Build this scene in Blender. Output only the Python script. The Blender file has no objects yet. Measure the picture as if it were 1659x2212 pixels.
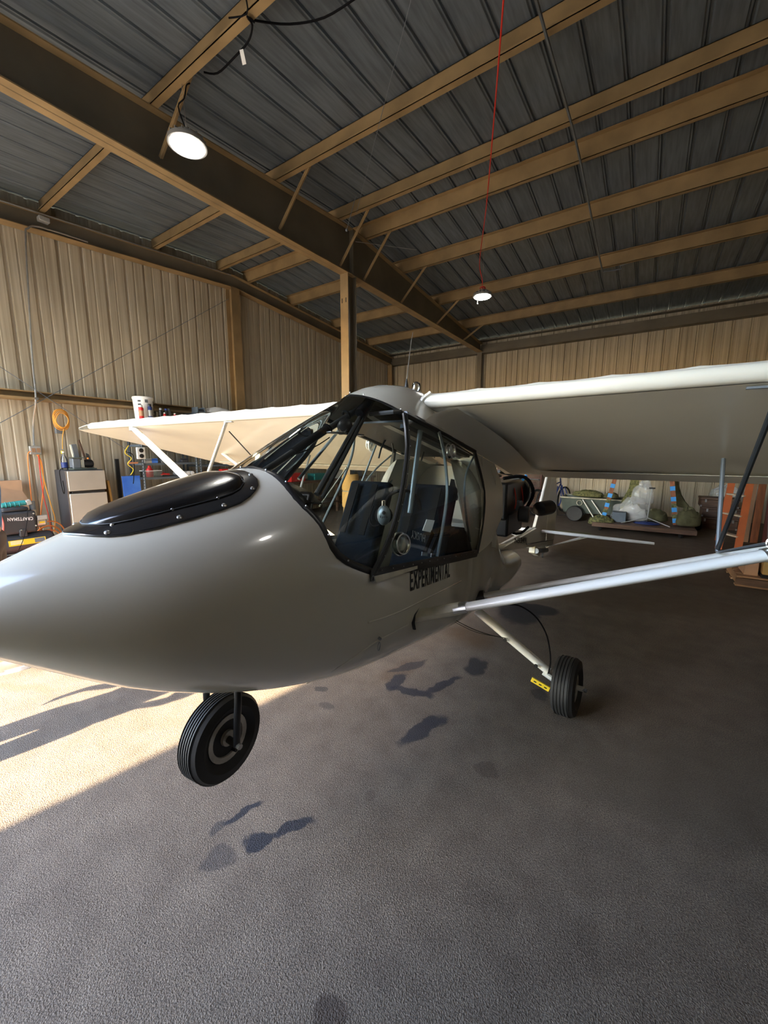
import bpy, bmesh, math, random
from mathutils import Vector, Matrix
random.seed(7)
SC = bpy.context.scene
COL = SC.collection
PI = math.pi

# ---------------------------------------------------------------- camera
cd = bpy.data.cameras.new('camera'); cam = bpy.data.objects.new('camera', cd); COL.objects.link(cam)
cd.sensor_fit = 'HORIZONTAL'; cd.sensor_width = 36.0; cd.lens = 850.0/1659.0*36.0
cd.clip_start = 0.02; cd.clip_end = 300
yaw, pit, rol = .58830728, .15212545, .002068789
fw = Vector((-math.sin(yaw)*math.cos(pit), math.cos(yaw)*math.cos(pit), -math.sin(pit)))
r0 = Vector((math.cos(yaw), math.sin(yaw), 0)); u0 = r0.cross(fw)
rr = math.cos(rol)*r0 + math.sin(rol)*u0; uu = -math.sin(rol)*r0 + math.cos(rol)*u0
m3 = Matrix((rr, uu, -fw)).transposed()
cam.matrix_world = Matrix.Translation((0, 0, 1.55)) @ m3.to_4x4()
SC.camera = cam

# ---------------------------------------------------------------- light and exposure
SUN_DIR = Vector((0.20, 1.0, -0.74)).normalized()      # direction the sunlight travels
w = bpy.data.worlds.new('world'); SC.world = w; w.use_nodes = True
nt = w.node_tree; nt.nodes.clear()
sky = nt.nodes.new('ShaderNodeTexSky'); sky.sky_type = 'NISHITA'; sky.sun_disc = False
sky.sun_elevation = math.radians(36); sky.sun_rotation = math.radians(191.3); sky.air_density = 1.1; sky.dust_density = .8; sky.ozone_density = 1.2
bg = nt.nodes.new('ShaderNodeBackground'); bg.inputs['Strength'].default_value = 1.9
wo = nt.nodes.new('ShaderNodeOutputWorld')
hsv = nt.nodes.new('ShaderNodeHueSaturation'); hsv.inputs['Saturation'].default_value = 1.15
nt.links.new(sky.outputs[0], hsv.inputs['Color']); nt.links.new(hsv.outputs[0], bg.inputs[0]); nt.links.new(bg.outputs[0], wo.inputs[0])
sl = bpy.data.lights.new('sun', 'SUN'); sl.energy = 38.0; sl.angle = math.radians(.6); sl.color = (1.0, .83, .57)
so = bpy.data.objects.new('sun', sl); COL.objects.link(so)
so.rotation_euler = SUN_DIR.to_track_quat('-Z', 'Y').to_euler(); so.location = (-3, -12, 9)
SC.view_settings.view_transform = 'Standard'; SC.view_settings.look = 'None'
SC.view_settings.gamma = 1.0; SC.view_settings.use_curve_mapping = False
SC.view_settings.exposure = 0.54
SC.cycles.max_bounces = 10; SC.cycles.diffuse_bounces = 6; SC.cycles.transparent_max_bounces = 16

# ---------------------------------------------------------------- mesh builder
def V(*a): return Vector(a)
def frame(d):
    d = d.normalized(); a = Vector((0, 0, 1)) if abs(d.z) < .95 else Vector((1, 0, 0))
    x = d.cross(a).normalized(); y = d.cross(x).normalized(); return x, y
def smooth(pts, n=4, closed=False):
    P = [Vector(p) for p in pts]; o = []
    N = len(P)
    for i in range(N if closed else N-1):
        if closed: a, b, c, d = P[(i-1) % N], P[i], P[(i+1) % N], P[(i+2) % N]
        else: a, b, c, d = P[max(i-1, 0)], P[i], P[i+1], P[min(i+2, N-1)]
        for k in range(n):
            t = k/n
            o.append(.5*((2*b)+(-a+c)*t+(2*a-5*b+4*c-d)*t*t+(-a+3*b-3*c+d)*t**3))
    if not closed: o.append(P[-1])
    return o
class MB:
    def __init__(s, T=None): s.v = []; s.f = []; s.T = T
    def add(s, vs, fs):
        k = len(s.v)
        for p in vs:
            p = Vector(p); s.v.append(s.T @ p if s.T else p)
        s.f += [tuple(k+i for i in f) for f in fs]
        return s
    def box(s, c, d, R=None, taper=None):
        c = Vector(c); x, y, z = d[0]/2, d[1]/2, d[2]/2
        vs = [Vector((a*x, b*y, e*z)) for e in (-1, 1) for b in (-1, 1) for a in (-1, 1)]
        if taper: vs = [Vector((v.x*(taper if v.z > 0 else 1), v.y*(taper if v.z > 0 else 1), v.z)) for v in vs]
        if R:
            if not isinstance(R, Matrix): R = Matrix.Rotation(R[2], 3, 'Z') @ Matrix.Rotation(R[1], 3, 'Y') @ Matrix.Rotation(R[0], 3, 'X')
            vs = [R @ v for v in vs]
        return s.add([c+v for v in vs], [(0, 2, 3, 1), (4, 5, 7, 6), (0, 1, 5, 4), (2, 6, 7, 3), (0, 4, 6, 2), (1, 3, 7, 5)])
    def bb(s, a, b):
        return s.box([(a[i]+b[i])/2 for i in range(3)], [abs(a[i]-b[i]) for i in range(3)])
    def beam(s, p, q, w, h, up=(0, 0, 1)):
        p = Vector(p); q = Vector(q); d = (q-p).normalized(); up = Vector(up)
        x = d.cross(up).normalized(); y = x.cross(d).normalized()
        vs = []
        for e in (p, q):
            for a, b in ((-1, -1), (1, -1), (1, 1), (-1, 1)): vs.append(e+x*a*w/2+y*b*h/2)
        return s.add(vs, [(3, 2, 1, 0), (4, 5, 6, 7), (0, 1, 5, 4), (1, 2, 6, 5), (2, 3, 7, 6), (3, 0, 4, 7)])
    def tube(s, pts, r, n=8, caps=True, flat=1.0, axis=None, closed=False):
        P = [Vector(p) for p in pts]; N = len(P)
        R = r if isinstance(r, (list, tuple)) else [r]*N
        vs = []; fs = []; px = None
        for i, p in enumerate(P):
            if closed: d = P[(i+1) % N]-P[(i-1) % N]
            else: d = P[min(i+1, N-1)]-P[max(i-1, 0)]
            if d.length < 1e-9: d = Vector((0, 0, 1))
            d.normalize()
            if px is None:
                if axis is not None: px = Vector(axis)-d*d.dot(Vector(axis)); px.normalize()
                else: px, _ = frame(d)
            else:
                px = px-d*px.dot(d)
                if px.length < 1e-6: px, _ = frame(d)
                px.normalize()
            py = d.cross(px)
            for k in range(n):
                a = 2*PI*k/n; vs.append(p+px*math.cos(a)*R[i]+py*math.sin(a)*R[i]*flat)
        M = N if closed else N-1
        for i in range(M):
            for k in range(n):
                a = i*n+k; b = i*n+(k+1) % n; j = (i+1) % N
                fs.append((a, b, j*n+(k+1) % n, j*n+k))
        if caps and not closed: fs.append(tuple(range(n-1, -1, -1))); fs.append(tuple((N-1)*n+k for k in range(n)))
        return s.add(vs, fs)
    def cyl(s, p, q, r, r2=None, n=16): return s.tube([p, q], [r, r if r2 is None else r2], n)
    def lathe(s, prof, c=(0, 0, 0), ax=(0, 0, 1), n=24):
        c = Vector(c); ax = Vector(ax).normalized(); x, y = frame(ax); vs = []; fs = []
        for r, z in prof:
            for k in range(n):
                a = 2*PI*k/n; vs.append(c+ax*z+x*math.cos(a)*max(r, 1e-4)+y*math.sin(a)*max(r, 1e-4))
        for i in range(len(prof)-1):
            for k in range(n): fs.append((i*n+k, i*n+(k+1) % n, (i+1)*n+(k+1) % n, (i+1)*n+k))
        fs.append(tuple(range(n-1, -1, -1))); m = len(prof)-1; fs.append(tuple(m*n+k for k in range(n)))
        return s.add(vs, fs)
    def torus(s, c, ax, R, r, n=24, m=8):
        c = Vector(c); x, y = frame(Vector(ax))
        return s.tube([c+x*math.cos(2*PI*k/n)*R+y*math.sin(2*PI*k/n)*R for k in range(n)], r, m, closed=True)
    def ball(s, c, r, n=10, m=7, R=None, noise=0, seed=0):
        c = Vector(c); r = (r, r, r) if not isinstance(r, (list, tuple)) else r
        rnd = random.Random(seed); vs = []; fs = []
        for i in range(m+1):
            t = PI*i/m
            for k in range(n):
                a = 2*PI*k/n; q = 1+noise*(rnd.random()-.5)*2
                v = Vector((r[0]*math.sin(t)*math.cos(a)*q, r[1]*math.sin(t)*math.sin(a)*q, r[2]*math.cos(t)*q))
                if i in (0, m): v = Vector((0, 0, r[2]*math.cos(t)))
                vs.append(c+(R @ v if R else v))
        for i in range(m):
            for k in range(n): fs.append((i*n+k, (i+1)*n+k, (i+1)*n+(k+1) % n, i*n+(k+1) % n))
        return s.add(vs, fs)
    def grid(s, rows, cu=False):
        k = len(rows[0]); vs = [p for r in rows for p in r]; fs = []
        for i in range(len(rows)-1):
            for j in range(k if cu else k-1):
                fs.append((i*k+j, i*k+(j+1) % k, (i+1)*k+(j+1) % k, (i+1)*k+j))
        return s.add(vs, fs)
    def poly(s, pts, th, nrm=None):
        P = [Vector(p) for p in pts]
        if nrm is None: nrm = (P[1]-P[0]).cross(P[2]-P[1]).normalized()
        nrm = Vector(nrm); n = len(P); o = [p+nrm*th for p in P]
        return s.add(P+o, [tuple(range(n-1, -1, -1)), tuple(range(n, 2*n))]+[(i, (i+1) % n, n+(i+1) % n, n+i) for i in range(n)])

def world_loc(o):
    v = Vector((0, 0, 0))
    while o: v += o.location; o = o.parent
    return v
def tag(o, label=None, cat=None, group=None, kind=None):
    if label: o['label'] = label
    if cat: o['category'] = cat
    if group: o['group'] = group
    if kind: o['kind'] = kind
    return o
def thing(name, loc=(0, 0, 0), label=None, cat=None, group=None, kind=None, parent=None):
    o = bpy.data.objects.new(name, None); COL.objects.link(o); o.empty_display_size = .1
    if parent: o.parent = parent; o.location = Vector(loc)-world_loc(parent)
    else: o.location = loc
    return tag(o, label, cat, group, kind)
def P(name, mb, mat, parent=None, label=None, cat=None, group=None, kind=None, bevel=0, flat=False, solid=0, loc=None, sub=0, ang=38):
    me = bpy.data.meshes.new(name)
    if parent: org = world_loc(parent)
    elif loc is not None: org = Vector(loc)
    elif mb.v:
        xs = [v.x for v in mb.v]; ys = [v.y for v in mb.v]; zs = [v.z for v in mb.v]
        org = Vector(((min(xs)+max(xs))/2, (min(ys)+max(ys))/2, min(zs)))
    else: org = Vector((0, 0, 0))
    me.from_pydata([v-org for v in mb.v], [], mb.f); me.update()
    if not flat:
        me.shade_smooth(); me.set_sharp_from_angle(angle=math.radians(ang))
    if mat: me.materials.append(mat)
    o = bpy.data.objects.new(name, me); COL.objects.link(o)
    if parent: o.parent = parent
    else: o.location = org
    if solid:
        m = o.modifiers.new('solid', 'SOLIDIFY'); m.thickness = solid; m.offset = 0
    if bevel:
        m = o.modifiers.new('bevel', 'BEVEL'); m.width = bevel; m.segments = 2; m.limit_method = 'ANGLE'; m.angle_limit = math.radians(40)
    if sub:
        m = o.modifiers.new('sub', 'SUBSURF'); m.levels = sub; m.render_levels = sub
    return tag(o, label, cat, group, kind)
def copy_tree(o, dloc=(0, 0, 0), label=None, parent=None, rot=None):
    kids = [c for c in bpy.data.objects if c.parent == o]
    c = o.copy(); COL.objects.link(c); c.parent = parent
    if parent is None: c.location = o.location+Vector(dloc)
    if rot is not None: c.rotation_euler = rot
    if label: c['label'] = label
    for k in kids: copy_tree(k, parent=c)
    return c
def text_faces(s):
    cu = bpy.data.curves.new('t', 'FONT'); cu.body = s; cu.size = 1; cu.fill_mode = 'BOTH'; cu.offset = .018; cu.space_character = 1.12
    cu.resolution_u = 3
    o = bpy.data.objects.new('t', cu); COL.objects.link(o)
    dg = bpy.context.evaluated_depsgraph_get(); dg.update()
    me = bpy.data.meshes.new_from_object(o.evaluated_get(dg))
    vs = [v.co.copy() for v in me.vertices]; fs = [tuple(p.vertices) for p in me.polygons]
    bpy.data.objects.remove(o); bpy.data.curves.remove(cu); bpy.data.meshes.remove(me)
    x0 = min(v.x for v in vs); x1 = max(v.x for v in vs); y0 = min(v.y for v in vs); y1 = max(v.y for v in vs)
    return [((v.x-x0)/(x1-x0), (v.y-y0)/(y1-y0)) for v in vs], fs
def text_on(s, fn):
    """fn(u,v) -> 3D point, u,v in 0..1 over the word"""
    uv, fs = text_faces(s); mb = MB(); mb.add([fn(u, v) for u, v in uv], fs); return mb

# ---------------------------------------------------------------- materials
def new_mat(name):
    m = bpy.data.materials.new(name); m.use_nodes = True; return m, m.node_tree, m.node_tree.nodes['Principled BSDF']
def nd(nt, t, **k):
    n = nt.nodes.new(t)
    for a, b in k.items(): setattr(n, a, b)
    return n
def hexc(c):
    if isinstance(c, str):
        c = [int(c[i:i+2], 16)/255 for i in (0, 2, 4)]
        return tuple(x/12.92 if x <= .04045 else ((x+.055)/1.055)**2.4 for x in c)+(1,)
    return tuple(c)[:3]+(1,)
def mat(name, c, rough=.6, metal=0, var=.0, scale=6, stretch=(1, 1, 1), bump=0, bscale=None, c2=None, coat=0, spec=.5, emit=0, trans=0, detail=4, sheen=0, alpha=1):
    m, nt, b = new_mat(name)
    c = hexc(c); b.inputs['Base Color'].default_value = c
    b.inputs['Roughness'].default_value = rough; b.inputs['Metallic'].default_value = metal
    b.inputs['Specular IOR Level'].default_value = spec
    if coat: b.inputs['Coat Weight'].default_value = coat; b.inputs['Coat Roughness'].default_value = .06
    if trans: b.inputs['Transmission Weight'].default_value = trans
    if sheen: b.inputs['Sheen Weight'].default_value = sheen
    if alpha < 1: b.inputs['Alpha'].default_value = alpha
    if emit: b.inputs['Emission Color'].default_value = c; b.inputs['Emission Strength'].default_value = emit
    if var or bump:
        tc = nd(nt, 'ShaderNodeTexCoord'); mp = nd(nt, 'ShaderNodeMapping'); mp.inputs['Scale'].default_value = stretch
        nt.links.new(tc.outputs['Object'], mp.inputs[0])
        nz = nd(nt, 'ShaderNodeTexNoise'); nz.inputs['Scale'].default_value = scale; nz.inputs['Detail'].default_value = detail
        nt.links.new(mp.outputs[0], nz.inputs['Vector'])
        if var:
            rp = nd(nt, 'ShaderNodeValToRGB'); rp.color_ramp.elements[0].position = .32; rp.color_ramp.elements[1].position = .68
            d = hexc(c2) if c2 else tuple(x*(1-var) for x in c[:3])+(1,)
            l = c if c2 else tuple(min(1, x*(1+var*.6)) for x in c[:3])+(1,)
            rp.color_ramp.elements[0].color = d; rp.color_ramp.elements[1].color = l
            nt.links.new(nz.outputs[0], rp.inputs[0]); nt.links.new(rp.outputs[0], b.inputs['Base Color'])
        if bump:
            n2 = nz
            if bscale:
                n2 = nd(nt, 'ShaderNodeTexNoise'); n2.inputs['Scale'].default_value = bscale; n2.inputs['Detail'].default_value = 3
                nt.links.new(mp.outputs[0], n2.inputs['Vector'])
            bp = nd(nt, 'ShaderNodeBump'); bp.inputs['Strength'].default_value = bump; bp.inputs['Distance'].default_value = .01
            nt.links.new(n2.outputs[0], bp.inputs['Height']); nt.links.new(bp.outputs[0], b.inputs['Normal'])
    return m
def glass(name, tint=(.86, .88, .86), rough=.03, refl=1.0):
    m, nt, b = new_mat(name); nt.nodes.remove(b)
    out = nt.nodes['Material Output']
    t = nd(nt, 'ShaderNodeBsdfTransparent'); t.inputs[0].default_value = (*tint, 1)
    g = nd(nt, 'ShaderNodeBsdfGlossy'); g.inputs['Roughness'].default_value = rough
    fr = nd(nt, 'ShaderNodeFresnel'); fr.inputs[0].default_value = 1.45
    mu = nd(nt, 'ShaderNodeMath', operation='MULTIPLY'); mu.inputs[1].default_value = refl
    mx = nd(nt, 'ShaderNodeMixShader')
    nt.links.new(fr.outputs[0], mu.inputs[0]); nt.links.new(mu.outputs[0], mx.inputs[0])
    nt.links.new(t.outputs[0], mx.inputs[1]); nt.links.new(g.outputs[0], mx.inputs[2]); nt.links.new(mx.outputs[0], out.inputs[0])
    return m
M = {}
def streak(name, c, c2, axis, rough=.5):
    """painted sheet metal with rain-streak grain running along one axis"""
    m, nt, b = new_mat(name); tc = nd(nt, 'ShaderNodeTexCoord'); mp = nd(nt, 'ShaderNodeMapping')
    s = [30, 30, 30]; s[axis] = .55; mp.inputs['Scale'].default_value = s
    geo = nd(nt, 'ShaderNodeNewGeometry'); nt.links.new(geo.outputs['Position'], mp.inputs[0])
    nz = nd(nt, 'ShaderNodeTexNoise'); nz.inputs['Scale'].default_value = 1; nz.inputs['Detail'].default_value = 5; nt.links.new(mp.outputs[0], nz.inputs[0])
    n2 = nd(nt, 'ShaderNodeTexNoise'); n2.inputs['Scale'].default_value = 1.3; n2.inputs['Detail'].default_value = 3; nt.links.new(geo.outputs['Position'], n2.inputs[0])
    ad = nd(nt, 'ShaderNodeMath', operation='MULTIPLY_ADD'); ad.inputs[1].default_value = .35; nt.links.new(n2.outputs[0], ad.inputs[0]); nt.links.new(nz.outputs[0], ad.inputs[2])
    rp = nd(nt, 'ShaderNodeValToRGB'); rp.color_ramp.elements[0].position = .5; rp.color_ramp.elements[1].position = .85
    rp.color_ramp.elements[0].color = hexc(c2); rp.color_ramp.elements[1].color = hexc(c)
    nt.links.new(ad.outputs[0], rp.inputs[0]); nt.links.new(rp.outputs[0], b.inputs['Base Color'])
    b.inputs['Roughness'].default_value = rough; b.inputs['Specular IOR Level'].default_value = .35
    return m
M['wall'] = streak('painted_wall_metal', (.52, .455, .34), (.36, .30, .21), 2)
M['neigh'] = mat('pale_painted_metal', (.70, .68, .63), .6, var=.05, scale=1)
M['roof'] = streak('galvanised_roof_metal', (.150, .175, .195), (.092, .108, .122), 1, .45)
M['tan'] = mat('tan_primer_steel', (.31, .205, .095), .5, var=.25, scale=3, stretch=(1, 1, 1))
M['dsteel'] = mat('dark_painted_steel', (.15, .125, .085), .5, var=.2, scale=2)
M['white'] = mat('white_gelcoat', (.52, .505, .44), .22, coat=.6, var=.03, scale=2)
M['fabric'] = mat('wing_fabric', (.68, .65, .57), .34, coat=.15, var=.04, scale=3)
M['whitemetal'] = mat('white_paint_metal', (.74, .74, .71), .3, coat=.3)
M['cuff'] = mat('old_cuff', (.50, .48, .38), .4, var=.25, scale=14)
M['black'] = mat('black_paint', (.012, .012, .013), .35)
M['cowl'] = mat('black_gelcoat', (.010, .010, .011), .22, coat=.3)
M['rubber'] = mat('rubber', (.014, .014, .015), .62, var=.3, scale=20)
M['alu'] = mat('aluminium', (.55, .55, .54), .35, metal=1, var=.2, scale=8)
M['rim'] = mat('wheel_rim', (.50, .48, .44), .38, metal=.55, var=.3, scale=18)
M['chrome'] = mat('chrome', (.7, .7, .7), .15, metal=1)
M['steel'] = mat('grey_steel', (.17, .19, .21), .45, metal=.3, var=.15)
M['shelf'] = mat('shelf_steel', (.13, .16, .19), .45, metal=.3, var=.15)
M['glass'] = glass('tinted_acrylic', (.80, .81, .76), .03, 1.0)
M['clear'] = glass('clear_plastic', (.9, .92, .92), .12, 3.0)
M['ring'] = glass('vent_plastic', (.86, .88, .86), .1, 4.0)
M['tubeb'] = mat('dark_tube', (.03, .033, .035), .35, metal=.2)
M['tubeg'] = mat('blue_grey_tube', (.17, .21, .23), .35, metal=.4)
M['seat'] = mat('navy_seat_cloth', (.007, .010, .015), .95, spec=.08, bump=.3, scale=60)
M['yellow'] = mat('yellow_paint', (.75, .52, .02), .45)
M['orange'] = mat('orange_rubber', (.85, .25, .045), .5)
M['orangey'] = mat('amber_cord', (.80, .36, .05), .5)
M['redc'] = mat('red_cord', (.62, .035, .02), .5)
M['pink'] = mat('faded_red_hose', (.75, .16, .13), .5)
M['cord'] = mat('black_cord', (.008, .008, .009), .85, spec=.1)
M['card'] = mat('cardboard', (.46, .27, .15), .8, var=.12, scale=5)
M['fridged'] = mat('fridge_door', (.50, .46, .40), .35, metal=.35, var=.06, scale=4)
M['fridgeb'] = mat('fridge_body', (.035, .036, .04), .5)
M['teal'] = mat('teal_plastic', (.03, .25, .25), .4)
M['green'] = mat('green_plastic', (.01, .30, .16), .4)
M['blue'] = mat('blue_sheet', (.03, .13, .60), .5, var=.3, scale=5, c2=(.07, .22, .7))
M['dblue'] = mat('dark_blue', (.02, .04, .18), .5)
M['tape'] = mat('blue_tape', (.05, .33, .80), .6)
M['red'] = mat('red_plastic', (.60, .02, .02), .35)
M['wood'] = mat('red_brown_wood', (.30, .09, .025), .55, var=.4, scale=3, stretch=(8, 8, 1))
M['ladder'] = mat('orange_fibreglass', (.45, .10, .02), .5, var=.15, scale=5)
M['pale'] = mat('pale_wood', (.55, .42, .28), .7, var=.2, scale=4, stretch=(1, 8, 8))
M['darkw'] = mat('dark_wood', (.12, .065, .04), .6, var=.4, scale=4, stretch=(1, 8, 8))
M['maroon'] = mat('maroon_panel', (.14, .035, .025), .5, var=.3, scale=2)
M['brownboard'] = mat('brown_board', (.34, .19, .10), .7, var=.15, scale=3)
M['olive'] = mat('olive_canvas', (.13, .12, .055), .9, var=.3, scale=8, bump=.5)
M['camo'] = mat('mottled_camo', (.22, .21, .08), .9, var=.6, scale=28, c2=(.04, .05, .02), bump=.6)
M['greenbox'] = mat('green_grey_tub', (.075, .095, .08), .55, var=.25, scale=5)
M['plastic'] = mat('clear_film', (.75, .78, .8), .12, alpha=.28, spec=.9, bump=.8, scale=14)
M['cloth'] = mat('white_cloth', (.68, .66, .60), .85, bump=.6, scale=9, var=.15)
M['label'] = mat('white_label', (.8, .8, .78), .5)
M['ink'] = mat('black_ink', (.008, .008, .009), .6)
M['silver'] = mat('grey_paint', (.42, .42, .40), .4, metal=.4)
M['foam'] = mat('amber_foam', (.48, .29, .09), .8, var=.15, scale=6, bump=.3)
M['copper'] = mat('terracotta_wood', (.55, .22, .10), .6)
M['skin'] = mat('skin', (.50, .28, .20), .5)
M['denim'] = mat('blue_shirt', (.07, .17, .36), .85, var=.2, scale=14, bump=.4)
M['trouser'] = mat('brown_grey_trousers', (.10, .075, .07), .9, var=.35, scale=9, bump=.5)
M['hair'] = mat('brown_hair', (.05, .03, .02), .7)
M['shoe'] = mat('salmon_shoe', (.60, .20, .17), .7, var=.15, scale=20)
M['lampg'] = mat('lamp_housing', (.30, .29, .27), .45, metal=.4)

# ================================================================ THE SETTING
XL, YB, YF, XR, YR = -7.54, 11.71, -0.72, 6.6, 5.5
def kk(y): return .083 if y < YR else .078
def roofz(y): return 5.31-kk(y)*abs(y-YR)
def purz(y): return 5.10-kk(y)*abs(y-YR)

# floor: sealed pebbly concrete with oil stains and other dark patches
def floor_mat():
    m, nt, b = new_mat('pebbled_concrete'); L = nt.links.new
    geo = nd(nt, 'ShaderNodeNewGeometry')
    def noise(sc, det=4, rough=.55):
        n = nd(nt, 'ShaderNodeTexNoise'); n.inputs['Scale'].default_value = sc; n.inputs['Detail'].default_value = det; n.inputs['Roughness'].default_value = rough
        L(geo.outputs['Position'], n.inputs['Vector']); return n
    big = noise(.9, 5); mid = noise(7, 4); fine = noise(170, 3, .75)
    vor = nd(nt, 'ShaderNodeTexVoronoi'); vor.inputs['Scale'].default_value = 240; L(geo.outputs['Position'], vor.inputs['Vector'])
    rp = nd(nt, 'ShaderNodeValToRGB'); e = rp.color_ramp.elements; e[0].position = .3; e[1].position = .72
    e[0].color = (.092, .070, .055, 1); e[1].color = (.168, .134, .106, 1)
    mx = nd(nt, 'ShaderNodeMath', operation='MULTIPLY_ADD'); mx.inputs[1].default_value = .45; L(big.outputs[0], mx.inputs[0])
    m2 = nd(nt, 'ShaderNodeMath', operation='MULTIPLY'); m2.inputs[1].default_value = .55; L(mid.outputs[0], m2.inputs[0]); L(m2.outputs[0], mx.inputs[2])
    L(mx.outputs[0], rp.inputs[0])
    sp = nd(nt, 'ShaderNodeValToRGB'); s = sp.color_ramp.elements; s[0].position = .33; s[1].position = .68; s[0].color = (.22, .22, .23, 1); s[1].color = (1.95, 1.92, 1.85, 1)
    L(fine.outputs[0], sp.inputs[0])
    cm = nd(nt, 'ShaderNodeMix', data_type='RGBA', blend_type='MULTIPLY'); cm.inputs[0].default_value = .8
    L(rp.outputs[0], cm.inputs[6]); L(sp.outputs[0], cm.inputs[7]); cur = cm.outputs[2]
    # brownish wash towards the back right
    sep = nd(nt, 'ShaderNodeSeparateXYZ'); L(geo.outputs['Position'], sep.inputs[0])
    # oil stains and other tinted patches, blue-grey ones below the nose wheel: (x, y, rx, ry, rotation, colour, strength)
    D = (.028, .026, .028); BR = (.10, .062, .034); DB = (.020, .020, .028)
    st = [(-.93, 3.78, .20, .30, .3, D, .95), (-.80, 3.95, .22, .14, .2, D, .95), (-.92, 2.6, .075, .13, .25, D, .92), (-1.06, 3.0, .20, .22, .4, BR, .75), (-1.25, 3.05, .12, .2, 0, BR, .7),
          (-1.36, 2.24, .10, .28, -.2, BR, .5), (-1.30, 2.10, .045, .12, .1, DB, .88), (-1.33, 2.32, .04, .16, -.45, DB, .7), (-1.16, 2.07, .15, .045, .25, DB, .88), (-1.02, 2.26, .04, .16, -.35, DB, .88),
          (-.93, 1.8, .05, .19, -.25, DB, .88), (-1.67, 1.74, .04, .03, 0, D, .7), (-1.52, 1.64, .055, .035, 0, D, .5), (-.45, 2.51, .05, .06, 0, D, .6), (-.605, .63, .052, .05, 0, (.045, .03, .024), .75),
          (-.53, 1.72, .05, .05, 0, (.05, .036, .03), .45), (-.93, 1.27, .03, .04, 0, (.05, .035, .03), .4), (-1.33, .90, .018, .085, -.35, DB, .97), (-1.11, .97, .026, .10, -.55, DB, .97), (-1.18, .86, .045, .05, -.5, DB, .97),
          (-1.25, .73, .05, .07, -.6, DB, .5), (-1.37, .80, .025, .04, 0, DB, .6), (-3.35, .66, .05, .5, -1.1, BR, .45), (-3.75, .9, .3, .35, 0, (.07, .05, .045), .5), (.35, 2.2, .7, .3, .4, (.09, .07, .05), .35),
          (-.35, 7.2, 1.2, .8, 0, (.12, .075, .045), .45), (-.2, 4.8, 1.3, .4, .2, (.10, .068, .042), .45), (.6, 6.2, 1., .5, .1, (.11, .07, .045), .4)]
    nw = noise(9, 3); sc = nd(nt, 'ShaderNodeVectorMath', operation='SCALE'); sub = nd(nt, 'ShaderNodeVectorMath', operation='SUBTRACT'); sub.inputs[1].default_value = (.5, .5, .5)
    L(nw.outputs['Color'], sub.inputs[0]); L(sub.outputs[0], sc.inputs[0]); sc.inputs['Scale'].default_value = .11
    ad = nd(nt, 'ShaderNodeVectorMath', operation='ADD'); L(geo.outputs['Position'], ad.inputs[0]); L(sc.outputs[0], ad.inputs[1])
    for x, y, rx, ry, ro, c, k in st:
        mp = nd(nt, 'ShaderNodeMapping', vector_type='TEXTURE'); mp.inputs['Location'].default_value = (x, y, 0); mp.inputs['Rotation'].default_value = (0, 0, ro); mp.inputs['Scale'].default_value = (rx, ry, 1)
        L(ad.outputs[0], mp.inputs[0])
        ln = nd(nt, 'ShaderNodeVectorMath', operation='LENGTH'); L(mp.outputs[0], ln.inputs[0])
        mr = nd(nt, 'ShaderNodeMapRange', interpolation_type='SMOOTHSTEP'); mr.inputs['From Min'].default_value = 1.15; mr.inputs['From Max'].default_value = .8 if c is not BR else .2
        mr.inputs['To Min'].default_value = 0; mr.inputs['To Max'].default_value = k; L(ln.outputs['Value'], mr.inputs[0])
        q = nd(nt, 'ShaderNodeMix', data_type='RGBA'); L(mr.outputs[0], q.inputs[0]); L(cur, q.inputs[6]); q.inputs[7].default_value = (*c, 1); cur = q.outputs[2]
    L(cur, b.inputs['Base Color']); b.inputs['Roughness'].default_value = .72; b.inputs['Specular IOR Level'].default_value = .3
    bp = nd(nt, 'ShaderNodeBump'); bp.inputs['Strength'].default_value = .85; bp.inputs['Distance'].default_value = .0045
    ma = nd(nt, 'ShaderNodeMath', operation='MULTIPLY_ADD'); ma.inputs[1].default_value = .8; L(vor.outputs['Distance'], ma.inputs[0]); L(fine.outputs[0], ma.inputs[2])
    L(ma.outputs[0], bp.inputs['Height']); L(bp.outputs[0], b.inputs['Normal'])
    return m
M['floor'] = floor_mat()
M['apron'] = mat('sunlit_concrete_apron', (.24, .22, .19), .9, var=.12, scale=1.2)
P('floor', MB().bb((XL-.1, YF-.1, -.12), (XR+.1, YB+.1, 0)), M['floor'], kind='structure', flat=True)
P('trim_1', MB().bb((-40, -45, -.12), (40, YF-.1, -.012)), M['apron'], kind='structure', flat=True, label='sunlit concrete apron outside the hangar door')

# ribbed sheet profile: (offset along the sheet, depth)
WP = ((.0, 0), (.095, 0), (.103, .22), (.118, .22), (.126, 0), (.252, 0), (.264, 1), (.293, 1))
RP = ((.0, 0), (.235, 0), (.247, .35), (.262, .35), (.270, 1), (.292, 1))
def prof(n, roof=False):
    o = []
    for i in range(n):
        a = .305*i
        for u, d in (RP if roof else WP): o.append((a+u, d))
    o.append((.305*n, 0)); return o
def wall_sheets(parent, name, a0, a1, axis, fixed, out, ztop, matl, depth=.032, z0=0.0):
    s = 3*.305; a = a0
    while a < a1-.01:
        n = max(1, min(3, int(round((a1-a)/.305)))); rows = []
        for u, d in prof(n):
            t = min(a+u, a1); q = fixed+out*d*depth
            rows.append([(t, q, z0) if axis == 0 else (q, t, z0), (t, q, ztop(t)) if axis == 0 else (q, t, ztop(t))])
        P(name, MB().grid(rows), matl, parent, flat=True); a += n*.305
wl = thing('wall_left', (XL, YR, 0), kind='structure')
wall_sheets(wl, 'wall_panel', YF-.02, YB, 1, XL, -1, lambda y: roofz(y)-.01, M['wall'])
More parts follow.
